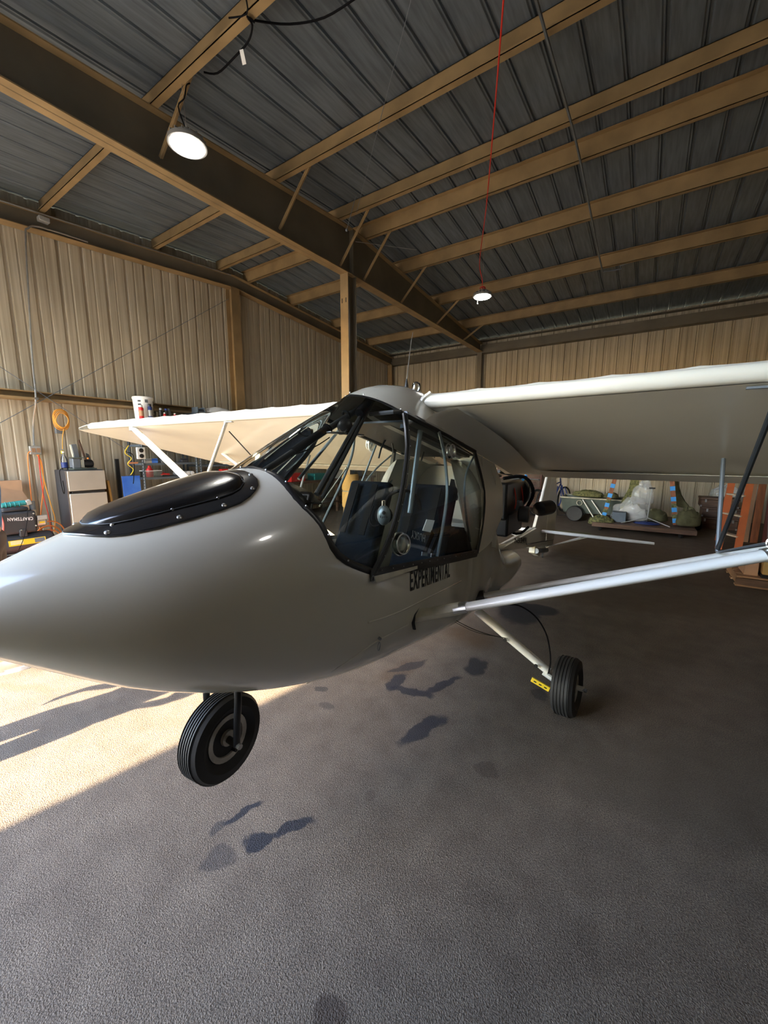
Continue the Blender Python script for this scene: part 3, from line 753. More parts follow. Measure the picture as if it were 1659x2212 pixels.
# wing root underside fairing down to the cabin top rail
def undz(Y, l=.5): return LEZ+(TEZ-LEZ)*(Y-LEY)/(TEY-LEY)-.04
for sd in (1, -1):
    rows = []
    for i in range(11):
        t = i/10; Y = 1.72+1.5*t; Yw = max(Y, 1.88)
        a = Vector((XC+(.262+.03*min(1, 2*t))*sd, Y, min(1.70-.215*(Y-1.66), undz(Yw)-.004)))
        b = Vector((XC+(.34+.14*math.sin(min(1, t*1.6)*PI/2))*sd, Yw, undz(Yw)-.001))
        m = a.lerp(b, .5)+Vector((-.02*sd, 0, .012)); rows.append([a, m, b])
    P('root_fairing', MB().grid(rows), M['fabric'], ac, ang=80)

# lift struts
FA = Vector((-.81, 1.48, .82)); FS = Vector((1.81, 1.90, 1.765)); RA = Vector((-.83, 2.35, .635)); RS = Vector((1.81, 2.86, 1.52))
JL = .44
for sd in (1, -1):
    f_ = (lambda p: Vector(p)) if sd == 1 else mir
    st = thing('lift_strut', f_(FA), parent=ac)
    P('front_strut', MB().tube([f_(FA.lerp(FS, .07)), f_(FA.lerp(FS, .5)), f_(FS)], .034, 14, flat=.55, axis=(0, 1, 0)), M['whitemetal'], st, ang=80)
    P('strut_cuff', MB().tube([f_(FA+(FA-FS)*.02), f_(FA), f_(FA.lerp(FS, .075))], [.028, .036, .036], 12, flat=.75, axis=(0, 1, 0)), M['cuff'], st)
    P('clamp_band', MB().tube([f_(FA.lerp(FS, .066)), f_(FA.lerp(FS, .086))], .0375, 14, flat=.62, axis=(0, 1, 0)), M['alu'], st)
    r_ = thing('lift_strut', f_(RA), parent=ac)
    P('rear_strut', MB().tube([f_(RA.lerp(RS, -.02)), f_(RS)], .028, 12, flat=.55, axis=(0, 1, 0)), M['whitemetal'], r_, ang=80)
    P('strut_socket', MB().tube([f_(RA.lerp(RS, -.03)), f_(RA.lerp(RS, .012))], .034, 12), M['black'], r_)
    P('strut_fitting', MB().box(f_(FS+Vector((.02, 0, .01))), (.07, .05, .06)), M['alu'], st, bevel=.006)
    j = FA.lerp(FS, JL); k = RA.lerp(RS, JL); jt = Vector((j.x+.0, LEY+.012, LEZ-.03)); kt = Vector((k.x, 2.78, LEZ+(TEZ-LEZ)*(2.78-LEY)/(TEY-LEY)-.03))
    ju = thing('jury_strut', f_(j), parent=ac)
    P('front_tube', MB().tube([f_(j+Vector((0, 0, .035))), f_(jt)], .0135, 10), M['alu'], ju)
    P('rear_tube', MB().tube([f_(k+Vector((0, 0, .025))), f_(kt)], .010, 8), M['steel'], ju)
    P('diagonal_tube', MB().tube([f_(k+Vector((.0, 0, .04))), f_(jt+Vector((-.0, .02, -.07)))], .010 if sd > 0 else .005, 8), M['tubeb'], ju)
    P('bracket', MB().tube([f_(j+Vector((0, .02, .032))), f_(k+Vector((0, -.02, .025)))], .011, 6, flat=.5), M['steel'], ju)
    P('eyebolt', MB().torus(f_(j+Vector((.0, -.004, .036))), (0, 1, 0), .015, .004, 12, 6), M['chrome'], ju)
    P('clamp', MB().tube([f_(j.lerp(FS, -.012)), f_(j.lerp(FS, .012))], .0365, 14, flat=.58, axis=(0, 1, 0)), M['alu'], ju)
    P('wing_bracket', MB().box(f_(jt+Vector((-.03, 0, 0))), (.10, .02, .008)), M['steel'], ju)
P('quick_pin', MB().lathe([(.006, 0), (.006, .012), (.002, .014)], Sv(1.186, D2(112)), (1, 0, -.3), 10).torus(Sv(1.18, D2(113), .012)+Vector((0, -.004, -.018)), (1, .3, 0), .016, .0014, 14, 4), M['steel'], ac)

hole = MB()
fc = Vector((-.805, 1.475, .822))
hole.tube([fc+Vector((.004, -.03, -.05)), fc+Vector((.004, -.042, -.015)), fc+Vector((.004, -.036, .02)), fc+Vector((.004, -.005, .042)), fc+Vector((.004, .05, .052))], .009, 6, flat=.5)
P('strut_slot', hole, M['ink'], ac)
P('seam_tape', MB().tube(smooth([Sv(.97, D2(152), -.001), Sv(1.02, D2(130), -.001), Sv(1.12, D2(118), -.001), Sv(1.186, D2(114), -.001), Sv(1.40, D2(110), -.001)], 5), .0045, 6), M['white'], ac)
P('seam_tape', MB().tube(smooth([Sv(1.10, D2(101), -.0015), Sv(1.3, D2(100), -.0015), Sv(1.6, D2(97), -.0015), Sv(1.95, D2(95), -.0015)], 5), .0045, 6), M['white'], ac)
# main landing gear
def wheel(parent, c, R, w_, hub, ax=(1, 0, 0), grooves=5):
    c = Vector(c); h = w_/2
    pr_ = [(hub, -h*.55), (hub+.012, -h*.72), (hub+(R-hub)*.45, -h), (R*.93, -h*.88), (R*.985, -h*.62)]
    for g in range(grooves):
        z = -h*.55+h*1.1*g/(grooves-1); pr_ += [(R, z-.004), (R-.005, z-.0025), (R-.005, z+.0015), (R, z+.003)]
    pr_ += [(R*.985, h*.62), (R*.93, h*.88), (hub+(R-hub)*.45, h), (hub+.012, h*.72), (hub, h*.55)]
    P('tire', MB().lathe(pr_, c, ax, 48), M['rubber'], parent, ang=30)
    P('rim', MB().lathe([(.012, -h*.3), (hub*.45, -h*.3), (hub*.74, -h*.22), (hub*.80, -h*.58), (hub+.004, -h*.7), (hub+.004, h*.7), (hub*.82, h*.68), (hub*.76, h*.34), (hub*.50, h*.46), (hub*.36, h*.48), (hub*.34, h*.78), (.012, h*.80)], c, ax, 32), M['rim'], parent, ang=30)
for sd in (1, -1):
    f_ = (lambda p: Vector(p)) if sd == 1 else mir
    lg = thing('main_gear', f_((-.6, 2.45, .3)), parent=ac)
    wh = thing('wheel', f_((-.29, 2.41, .175)), parent=lg)
    wheel(wh, f_((-.29, 2.41, .170)), .170, .13, .080, (sd, -.06, .05))
    P('gear_leg', MB().tube([f_((-.90, 2.52, .46)), f_((-.40, 2.43, .215))], [.034, .028], 12, flat=.72, axis=(0, 1, .3)), M['whitemetal'], lg, ang=80)
    P('axle', MB().tube([f_((-.43, 2.42, .205)), f_((-.36, 2.41, .178)), f_((-.20, 2.41, .178))], .016, 8), M['whitemetal'], lg)
    P('axle_nut', MB().cyl(f_((-.225, 2.41, .178)), f_((-.185, 2.40, .18)), .011, n=6), M['steel'], lg)
    P('brake_disc', MB().lathe([(.075, 0), (.075, .008)], f_((-.365, 2.41, .178)), (sd, 0, 0), 24), M['brownboard'] if False else M['steel'], lg)
    P('leg_hole', MB().cyl(f_((-.675, 2.43, .345)), f_((-.675, 2.425, .3445)), .012, n=12), M['ink'], lg)
    P('leg_hole', MB().cyl(f_((-.47, 2.395, .248)), f_((-.47, 2.39, .2475)), .012, n=12), M['ink'], lg)
    P('brake_arm', MB().box(f_((-.425, 2.33, .175)), (.11, .012, .03), R=(0, .3*sd, 0)), M['yellow'], lg, bevel=.002, label='yellow brake arm plate')
    for q in (-.03, 0, .03): P('slot', MB().box(f_((-.425+q, 2.322, .175-q*.3)), (.016, .003, .006), R=(0, .3*sd, 0)), M['ink'], lg)
P('brake_cable', MB().tube(smooth([(-0.696, 2.400, 0.591), (-0.596, 2.400, 0.608), (-0.497, 2.400, 0.565), (-0.430, 2.400, 0.478), (-0.401, 2.400, 0.383), (-0.390, 2.400, 0.290), (-0.398, 2.400, 0.218)], 4), .0045, 6), M['cord'], ac)
P('safety_wire', MB().tube(smooth([(-0.895, 2.100, 0.553), (-0.814, 2.200, 0.476), (-0.745, 2.350, 0.392), (-0.659, 2.420, 0.365)], 4), .0022, 5).tube(smooth([(-0.895, 2.100, 0.541), (-0.784, 2.200, 0.460), (-0.659, 2.420, 0.365)], 4), .0015, 5), M['cord'], ac)

# nose gear
ng = thing('nose_gear', (XC, .74, .545), parent=ac)
nc = Vector((XC+.005, .735, .548)); nax = (1, .10, .03)
nw = thing('wheel', nc, parent=ng); wheel(nw, nc, .150, .098, .078, nax, 6)
for sd in (1, -1):
    P('fork_arm', MB().tube(smooth([nc+Vector((.085*sd, 0, 0)), nc+Vector((.088*sd, .004, .08)), nc+Vector((.092*sd, .01, .16)), nc+Vector((.075*sd, .02, .215)), nc+Vector((.02*sd, .03, .25))], 4), .013, 10, flat=.8), M['black'], ng)
    P('axle_nut', MB().cyl(nc+Vector((.075*sd, 0, 0)), nc+Vector((.105*sd, 0, 0)), .010, n=8), M['alu'], ng)
P('axle', MB().cyl(nc-Vector((.09, 0, 0)), nc+Vector((.09, 0, 0)), .012), M['black'], ng)
P('steering_tube', MB().cyl(nc+Vector((0, .03, .22)), nc+Vector((0, .04, .30)), .018), M['black'], ng)
P('valve', MB().cyl(nc+Vector((.03, .02, -.055)), nc+Vector((.05, .02, -.052)), .006), M['ink'], ng)

# tail boom, N-number panel, fin, rudder, stabiliser
tl = thing('tail', (XC, 5.8, .3), parent=ac)
P('boom', MB().tube([(XC, 2.6, .80), (XC, 4.2, .535), (XC, 6.15, .20)], .042, 14), M['fabric'], tl)
def slab(pts, t, x=XC):
    return MB().poly([(x-t/2, y, z) for y, z in pts], t, (1, 0, 0))
P('dorsal_panel', slab([(-1.190, 3.891, 0.593)[1:], (-1.190, 5.393, 0.300)[1:], (-1.190, 5.700, 0.252)[1:], (-1.190, 5.519, 0.527)[1:], (-1.190, 5.329, 0.563)[1:]], .09), M['fabric'], tl, flat=True)
P('panel_edge', MB().tube([(-1.190, 3.875, 0.602), (-1.190, 5.406, 0.557)], .014, 8), M['whitemetal'], tl)
FN = [(-1.190, 5.353, 0.566)[1:], (-1.190, 6.010, 1.238)[1:], (-1.190, 6.171, 1.230)[1:], (-1.190, 6.092, 0.441)[1:], (-1.190, 6.121, 0.125)[1:], (-1.190, 5.562, 0.253)[1:]]
P('fin', slab(FN, .035), M['fabric'], tl, flat=True)
P('fin_leading_edge', MB().tube([(-1.190, 5.381, 0.555), (-1.190, 6.008, 1.245)], .021, 10), M['whitemetal'], tl)
P('rudder', slab([(-1.190, 6.204, 1.229)[1:], (-1.190, 6.492, 1.188)[1:], (-1.190, 6.633, 1.094)[1:], (-1.190, 6.777, 0.786)[1:], (-1.190, 6.810, 0.248)[1:], (-1.190, 6.679, 0.080)[1:], (-1.190, 6.544, 0.053)[1:], (-1.190, 6.184, 0.127)[1:], (-1.190, 6.125, 0.436)[1:]], .028), M['fabric'], tl, flat=True)
P('registration', text_on('N5349J', lambda u, v: Vector((-1.135, 4.269, 0.545)).lerp(Vector((-1.135, 4.801, 0.450)), u)+(Vector((-1.135, 4.252, 0.635))-Vector((-1.135, 4.269, 0.545)))*v), M['ink'], tl, flat=True)
for sd in (1, -1):
    f_ = (lambda p: Vector(p)) if sd == 1 else mir
    P('stabiliser_edge', MB().tube([f_((XC+.07, 5.52, .495)), f_((-.25, 5.60, .475)), f_((.14, 5.66, .462))], [.021, .021, .016], 10), M['whitemetal'], tl)
    P('stabiliser', MB().poly([f_((XC+.05, 5.53, .49)), f_((.12, 5.67, .46)), f_((.05, 6.2, .355)), f_((XC+.05, 6.25, .345))], .012, (0, 0, 1)), M['fabric'], tl, flat=True)
    P('elevator', MB().poly([f_((XC+.07, 6.27, .342)), f_((.05, 6.22, .352)), f_((-.02, 6.5, .29)), f_((XC+.12, 6.55, .28))], .010, (0, 0, 1)), M['fabric'], tl, flat=True)
    P('stabiliser_strut', MB().tube([f_((-.62, 5.62, .465)), f_((XC+.05, 6.0, .17))], .009, 7), M['whitemetal'], tl)
    P('stabiliser_strut', MB().tube([f_((-.60, 5.95, .40)), f_((XC+.05, 6.08, .165))], .009, 7), M['whitemetal'], tl)
P('rudder_cable', MB().tube([(-1.140, 4.822, 0.445), (-1.140, 6.525, 0.191)], .007, 6), M['black'], tl)
P('tail_fitting', MB().box((-1.170, 5.400, 0.238), (.08, .34, .10), R=(-.35, 0, 0)), M['cuff'], tl, bevel=.01)
P('tail_fitting', MB().tube([(-1.120, 5.248, 0.277), (-1.120, 5.899, 0.153)], .035, 8), M['steel'], tl)
P('tail_wheel', MB().lathe([(.03, -.014), (.036, -.01), (.036, .01), (.03, .014)], (XC, 6.02, .038), (1, .2, 0), 20), M['rubber'], tl)
P('caster_fork', MB().tube([(XC, 6.06, .17), (XC, 6.04, .10), (XC, 6.02, .04)], .014, 8).box((XC, 6.0, .11), (.05, .16, .012)), M['chrome'], tl)

# engine hung under the wing behind the cabin
en = thing('engine', (XC, 3.0, 1.15), parent=ac)
P('crankcase', MB().box((XC+.02, 3.0, 1.15), (.30, .62, .34)).box((XC+.05, 2.98, .93), (.26, .5, .22)), M['black'], en, bevel=.02)
for k in range(2):
    cy = Vector((XC+.08, 2.86+.24*k, 1.22)); mb = MB()
    for i in range(9): mb.lathe([(.088, 0), (.088, .005)], cy+Vector((.0, 0, -.14+i*.018)), (0, 0, 1), 14)
    mb.cyl(cy+Vector((0, 0, -.16)), cy+Vector((0, 0, .04)), .06); P('cylinder', mb, M['black'], en)
    P('spark_plug', MB().cyl(cy+Vector((0, 0, .04)), cy+Vector((.02, 0, .09)), .012, n=8), M['silver'], en)
    P('ignition_lead', MB().tube(smooth([cy+Vector((.02, 0, .09)), cy+Vector((.08, .05, .06)), cy+Vector((.1, .1, -.12)), cy+Vector((.04, .1, -.25))], 4), .006, 5), M['redc'], en)
P('air_cleaner', MB().lathe([(.05, 0), (.075, .01), (.075, .09), (.05, .1)], (XC+.22, 2.9, 1.02), (1, .2, 0), 14), M['black'], en)
P('fan_belt_housing', MB().lathe([(.16, 0), (.17, .01), (.17, .06), (.12, .07)], (XC+.05, 3.28, 1.18), (0, 1, 0), 24), M['black'], en)
P('hose', MB().tube(smooth([(XC+.1, 2.8, 1.35), (XC+.25, 2.95, 1.36), (XC+.30, 3.1, 1.2), (XC+.2, 3.2, 1.0)], 4), .016, 7), M['cord'], en)
P('hose', MB().tube(smooth([(XC-.05, 2.9, .9), (XC+.2, 2.95, .82), (XC+.26, 3.15, .86)], 4), .012, 7), M['cord'], en)
P('muffler', MB().lathe([(.02, 0), (.07, .03), (.075, .05), (.075, .24), (.05, .27)], (XC+.30, 3.32, 1.02), (.3, 1, 0), 16), M['black'], en)
P('fuel_filter', MB().cyl((XC+.27, 3.12, 1.20), (XC+.27, 3.12, 1.28), .018, n=10), M['clear'], en)
P('blue_fitting', MB().cyl((XC+.22, 3.0, 1.33), (XC+.24, 3.04, 1.37), .014, n=8), M['tape'], en)
P('carburettor', MB().box((XC+.17, 3.05, 1.08), (.08, .10, .09)), M['steel'], en, bevel=.01)
P('engine_mount', MB().tube([(XC+.1, 2.65, 1.42), (XC+.1, 3.35, 1.34)], .016, 6).tube([(XC-.1, 2.65, 1.42), (XC-.1, 3.35, 1.34)], .016, 6), M['tubeb'], en)
en.location.y += .80; en.location.z -= .04      # the engine sits well behind the cabin
# antenna and strobe on the dome
P('antenna', MB().tube([(-1.190, 2.013, 1.919), (-1.190, 2.026, 2.010), (-1.190, 2.060, 2.168), (-1.190, 2.079, 2.228)], [.004, .003, .002, .0015], 6), M['alu'], ac)
P('antenna_base', MB().lathe([(.012, 0), (.008, .02), (.003, .045)], (-1.190, 2.013, 1.916), (0, 0, 1), 10), M['black'], ac)
sb = Vector((-1.150, 2.056, 1.893))
P('strobe', MB().lathe([(.022, 0), (.026, .012), (.027, .03), (.022, .045), (.008, .055)], sb, (0, 0, 1), 14), M['ring'], ac)
P('strobe_base', MB().lathe([(.026, -.012), (.026, .002)], sb, (0, 0, 1), 14), M['alu'], ac)
# lettering on the side of the fuselage
def on_side(y0, z0, y1, z1, h):
    def f(u, v):
        Y = y0+(y1-y0)*u; z = z0+(z1-z0)*u+h*v; t = th_of_z(Y, z); p = Sv(Y, t, .0022); return p
    return f
P('lettering', text_on('EXPERIMENTAL', on_side(1.375, .972, 1.78, .925, .088)), M['ink'], ac, flat=True)

# ---------------- cabin interior
ci = thing('cabin_structure', (XC, 1.4, 1.2), parent=ac)
def rod(name, a, b, r, m='tubeb', **k): return P(name, MB().tube([a, b], r, 10), M[m], ci, **k)
rod('windshield_tube', (-1.420, 1.168, 1.463), (-1.240, 1.757, 1.825), .016)
P('tube_sleeve', MB().tube([(-1.375, 1.303, 1.551), (-1.320, 1.481, 1.663)], .019, 10), M['cord'], ci)
P('tube_clamp', MB().torus((-1.320, 1.481, 1.663), (.1, .6, .5), .022, .006, 12, 6).torus((-1.290, 1.589, 1.734), (.1, .6, .5), .022, .006, 12, 6), M['cord'], ci)
rod('brace_tube', (-1.500, 1.451, 1.409), (-1.500, 1.795, 1.684), .009, 'tubeg')
rod('windshield_tube', (-1.160, 1.224, 1.370), (-1.180, 1.636, 1.795), .013)
rod('windshield_tube', (-1.140, 1.236, 1.357), (-1.170, 1.646, 1.795), .010)
P('tube_sleeve', MB().tube([(-1.170, 1.539, 1.731), (-1.190, 1.658, 1.811)], .022, 10), M['cord'], ci)
rod('door_brace', (-1.560, 1.833, 0.991), (-1.470, 2.108, 1.590), .007, 'tubeg')
rod('cabin_tube', (-1.500, 2.280, 1.282), (-1.500, 2.507, 1.553), .012, 'tubeg')
rod('cabin_tube', (-0.950, 1.650, 1.254), (-0.950, 1.746, 1.653), .013, 'tubeg')
rod('cabin_tube', (-1.450, 2.534, 1.062), (-1.450, 2.968, 1.459), .009, 'tubeg')
rod('cabin_tube', (-1.300, 2.292, 1.046), (-1.350, 2.890, 1.426), .007, 'silver')
P('grab_handle', MB().tube(smooth([(-1.350, 1.965, 1.511), (-1.350, 1.999, 1.580), (-1.350, 2.050, 1.628), (-1.350, 2.103, 1.624), (-1.350, 2.131, 1.543)], 4), .006, 6), M['tubeb'], ci)
P('grab_handle', MB().tube(smooth([(-1.250, 2.316, 1.492), (-1.250, 2.365, 1.568), (-1.250, 2.430, 1.615), (-1.250, 2.494, 1.594), (-1.250, 2.506, 1.505)], 4), .006, 6), M['tubeb'], ci)
P('hose', MB().tube(smooth([(-1.370, 1.283, 1.530), (-1.400, 1.472, 1.574), (-1.450, 1.641, 1.626)], 4), .003, 5), M['cord'], ci)
P('ceiling_beam', MB().tube([(-1.100, 1.532, 1.722), (-0.950, 1.497, 1.722), (-0.970, 1.601, 1.732)], .010, 6), M['tubeb'], ci)
P('ceiling_beam', MB().beam((-1.150, 1.746, 1.694), (-1.050, 2.539, 1.491), .05, .02), M['silver'], ci)
P('ceiling_beam', MB().beam((-1.000, 1.660, 1.673), (-0.950, 2.369, 1.524), .03, .02), M['tubeb'], ci)
P('ceiling_panel', MB().add([(-1.43, 1.7, 1.70), (-.95, 1.7, 1.70), (-.95, 2.5, 1.52), (-1.43, 2.5, 1.52)], [(0, 1, 2, 3)]), M['tubeb'], ci, flat=True, solid=.01)
P('compass', MB().lathe([(.02, -.03), (.034, -.02), (.034, .02), (.02, .03)], (-1.220, 1.491, 1.669), (.6, -.5, .1), 16), M['black'], ci)
P('mirror_bracket', MB().beam((-1.200, 1.352, 1.635), (-1.200, 1.600, 1.631), .03, .010).beam((-1.200, 1.432, 1.630), (-1.200, 1.477, 1.653), .02, .01), M['chrome'], ci, bevel=.002)
P('instrument_panel', MB().box((XC, 1.0, 1.30), (.40, .03, .22), R=(-.3, 0, 0)), M['black'], ci, bevel=.02)
P('glare_shield', MB().add([Vector((XC+.20*s, .955, 1.375+.075*(1-s*s))) for s in (-1, -.6, -.2, .2, .6, 1)]+[Vector((XC+.20*s, 1.07, 1.36+.07*(1-s*s))) for s in (-1, -.6, -.2, .2, .6, 1)], [(i, i+1, i+7, i+6) for i in range(5)]), M['tubeb'], ci, solid=.006)
P('stick', MB().tube([(-1.450, 1.549, 1.259), (-1.450, 1.776, 1.451)], .0045, 6).ball((-1.450, 1.780, 1.454), .008, 8, 6), M['cuff'], ci)
for x in (-1.40, -.99):
    se = thing('seat', (x, 1.65, .85), parent=ac)
    P('seat_pan', MB().box((x, 1.54, .86), (.32, .42, .07), R=(.18, 0, 0)), M['seat'], se, bevel=.02)
    P('seat_back', MB().box((x, 1.86, 1.11), (.30, .07, .56), R=(-.42, 0, 0)), M['seat'], se, bevel=.025)
    P('harness', MB().beam((x-.07, 1.76, 1.08), (x-.07, 1.90, 1.36), .04, .006, up=(0, 1, 0)).beam((x+.07, 1.76, 1.08), (x+.07, 1.90, 1.36), .04, .006, up=(0, 1, 0)), M['cord'], se)
P('cabin_floor', MB().add([(-1.44, 1.1, .82), (-.94, 1.1, .82), (-.94, 2.5, .68), (-1.44, 2.5, .68)], [(0, 1, 2, 3)]), M['black'], ci, flat=True, solid=.01)
P('rear_bulkhead', MB().poly([(-1.047, 2.450, 1.523), (-0.883, 2.450, 1.524), (-0.865, 2.450, 1.229), (-1.121, 2.450, 1.232)], .01, (0, 1, 0)), M['fabric'], ci, flat=True, label='pale grey panel behind the seats')
P('bulkhead_strap', MB().beam((-1.036, 2.400, 1.368), (-1.059, 2.400, 1.241), .07, .01, up=(0, 1, 0)), M['cord'], ci)
P('white_sheet', MB().poly([(-0.969, 2.200, 1.119), (-0.888, 2.200, 1.125), (-0.876, 2.200, 1.030), (-0.978, 2.200, 1.022)], .004, (0, 1, 0)), M['label'], ci, flat=True)
P('cross_bar', MB().beam((-1.017, 2.250, 1.130), (-0.900, 2.250, 1.124), .03, .02), M['silver'], ci)

hs = thing('headset', ((-1.050, 1.572, 1.251)), 'grey-green pilot headset with black head band hanging in the cabin', 'headset')
c = Vector((-1.050, 1.572, 1.244)); vd = (Vector((0, 0, 1.55))-c).normalized()
P('ear_cup', MB().ball(c, (.035, .03, .05), 16, 12), M['tubeg'], hs)
P('ear_seal', MB().torus(c-vd*.022, vd, .034, .011, 20, 8), M['cord'], hs)
P('knob', MB().lathe([(.009, 0), (.009, .01), (.006, .012)], c+Vector((.0, 0, .012))+vd*.026, vd, 12), M['ink'], hs)
P('head_band', MB().tube(smooth([c+Vector((0, .01, .05)), c+Vector((.02, .03, .10)), c+Vector((.07, .08, .12)), c+Vector((.12, .12, .08)), c+Vector((.13, .13, .02))], 4), .008, 8), M['cord'], hs)
P('chrome_yoke', MB().cyl(c+Vector((0, 0, .048)), c+Vector((0, 0, .072)), .010), M['chrome'], hs)
P('cable', MB().tube(smooth([c+Vector((-.02, -.01, -.05)), c+Vector((-.06, -.01, -.055)), c+Vector((-.085, 0, -.02)), c+Vector((-.07, .01, .04))], 5), .004, 6), M['cord'], hs)
sx = vd.cross(Vector((0, 0, 1))).normalized()*-1; sy = sx.cross(vd)*-1
P('lettering', text_on('Epro', lambda u, v: c+vd*.0335*1.0+sx*(u-.5)*.036*-1*-1+Vector((0, 0, -.016+.014*v))), M['ink'], hs, flat=True)

bag = thing('bag', (-1.02, 2.12, .72), 'black soft bag with white lettering behind the port seat', 'bag')
P('body', MB().box((-1.02, 2.12, .92), (.34, .30, .36), R=(.0, 0, 0)), M['seat'], bag, bevel=.04)
P('shoulder_strap', MB().beam((-0.830, 1.579, 1.085), (-0.830, 1.666, 1.169), .035, .004, up=(1, 0, 0)).beam((-0.830, 1.646, 1.064), (-0.830, 1.752, 1.166), .03, .004, up=(1, 0, 0)), M['cord'], bag)
P('buckle', MB().beam((-0.820, 1.538, 1.093), (-0.820, 1.593, 1.079), .004, .018, up=(0, 0, 1)), M['alu'], bag)
P('buckle', MB().beam((-0.820, 1.631, 1.066), (-0.820, 1.686, 1.052), .004, .018, up=(0, 0, 1)), M['alu'], bag)
P('paper_tag', MB().poly([(-0.860, 1.654, 1.231), (-0.860, 1.738, 1.214), (-0.860, 1.701, 1.159), (-0.860, 1.614, 1.183)], .003, (1, 0, 0)), M['label'], bag, flat=True)
a0 = Vector((-0.840, 1.600, 1.150)); a1 = Vector((-0.840, 1.470, 1.195)); hh = Vector((0, -.004, -.036))
P('lettering', text_on('HUSKY', lambda u, v: a0+(a1-a0)*u+hh*v+Vector((.004, 0, .018))), M['silver'], bag, flat=True)

# ================================================================ LAMPS
M['led'] = mat('led_diffuser', (1.0, .97, .90), .4, emit=55)
def lamp(name, x, y, z, r, hang, label, red=False):
    t = thing(name, (x, y, z), label, 'lamp')
    P('housing', MB().lathe([(r*.3, .10), (r*.55, .085), (r*.62, .05), (r*.98, .028), (r, .01), (r, -.008), (r*.93, -.010)], (x, y, z), (0, 0, 1), 40), M['lampg'], t)
    fins = MB()
    for k in range(16):
        a = 2*PI*k/16; fins.beam((x+math.cos(a)*r*.5, y+math.sin(a)*r*.5, z+.055), (x+math.cos(a)*r*.95, y+math.sin(a)*r*.95, z+.035), .006, .03)
    P('cooling_fins', fins, M['lampg'], t)
    P('diffuser', MB().lathe([(r*.86, -.012), (r*.84, -.018), (.01, -.020)], (x, y, z), (0, 0, 1), 40), M['led'], t)
    P('hook', MB().tube(smooth([(x, y, z+.09), (x+.015, y, z+.13), (x, y, z+.16), (x-.015, y, z+.14)], 4), .005, 6), M['lampg'], t)
    return t
l1 = lamp('hanging_lamp', *(-3.695, 2.341, 4.270), .165, 0, 'round white LED lamp lit, hanging on a black cord near the left rafter')
l2 = lamp('hanging_lamp', *(-2.708, 7.191, 4.280), .165, 0, 'round lit LED lamp hanging on a long red cord toward the back')
l3 = lamp('hanging_lamp', 2.1, 1.9, 4.27, .165, 0, 'round lit LED lamp over the port wing tip, outside the frame')
P('suspension_wire', MB().tube([(2.1, 1.9, 4.42), (2.1, 1.9, 4.99)], .0025, 5), M['alu'], l3)
a = Vector(l1.location); b = Vector(l2.location)
P('suspension_wire', MB().tube([a+Vector((0, 0, .15)), (-3.842, 2.410, 4.916)], .0025, 5), M['alu'], l1)
P('power_cord', MB().tube(smooth([a+Vector((-.01, 0, .13)), (-3.775, 2.327, 4.600), (-3.708, 2.348, 4.650), (-3.750, 2.401, 4.800), (-3.746, 2.436, 4.840)], 4), .006, 6), M['cord'], l1)
P('red_cord', MB().tube(smooth([b+Vector((0, 0, .12)), b+Vector((-.02, 0, .3)), (-2.691, 6.955, 4.750), (-2.067, 5.506, 4.720), (-1.540, 4.218, 4.700), (-1.116, 3.160, 4.660), (-0.981, 2.825, 4.700)], 6), .007, 6), M['redc'], l2, label='red cord')
P('suspension_wire', MB().tube([b+Vector((0, 0, .15)), (-2.500, 6.630, 4.900)], .002, 5), M['alu'], l2)
P('cord_coil', MB().torus(b+Vector((0, 0, .13)), (0, .3, 1), .045, .008, 14, 5).torus(b+Vector((.01, 0, .145)), (.2, .1, 1), .035, .008, 14, 5), M['redc'], l2)
P('pull_tag', MB().tube([b+Vector((-.09, 0, -.01)), b+Vector((-.085, 0, -.10))], .003, 5).ball(b+Vector((-.085, 0, -.11)), .012, 6, 5), M['silver'], l2)
# cord running over the ceiling on the left with a paper tag
cc = thing('power_cord', (-2.863, 2.403, 4.800), 'black power cord tied to the second purlin with a white paper tag', 'cord')
P('cable', MB().tube(smooth([(-2.163, 2.848, 4.980), (-2.450, 2.799, 4.960), (-2.700, 2.664, 4.940), (-2.828, 2.445, 4.860), (-2.834, 2.361, 4.820), (-2.852, 2.417, 4.820), (-3.036, 2.523, 4.880), (-3.310, 2.588, 4.940), (-3.586, 2.616, 4.970), (-3.683, 2.541, 4.970)], 4), .008, 6), M['cord'], cc)
P('tie_knot', MB().tube(smooth([(-2.741, 2.271, 4.840), (-2.819, 2.341, 4.820), (-2.958, 2.283, 4.820)], 3), .006, 5).tube([(-2.832, 2.351, 4.820), (-2.817, 2.412, 4.820)], .008, 5), M['cord'], cc)
P('paper_tag', MB().poly([(-3.116, 2.496, 4.840), (-3.084, 2.508, 4.840), (-3.130, 2.572, 4.800), (-3.166, 2.562, 4.800)], .002), M['label'], cc, flat=True)
P('hanging_wire', MB().tube([(-1.807, 3.065, 4.950), (-3.643, 4.761, 4.800)], .003, 5), M['steel'], None, 'thin dark wire hanging from the second purlin beside the rafter', 'wire')
P('hanging_wire', MB().tube([(-3.598, 4.685, 4.950), (-3.775, 4.709, 4.600)], .004, 5).ball((-3.775, 4.709, 4.600), .02, 6, 5), M['steel'], None, 'short wire with a hook hanging against the rafter near the ridge', 'wire')
P('hanging_wire', MB().tube([(-4.200, 5.460, 4.868), (-3.600, 6.383, 4.950)], .004, 5), M['silver'], None, 'thin pale wire stretched between rafter and fourth purlin', 'wire')

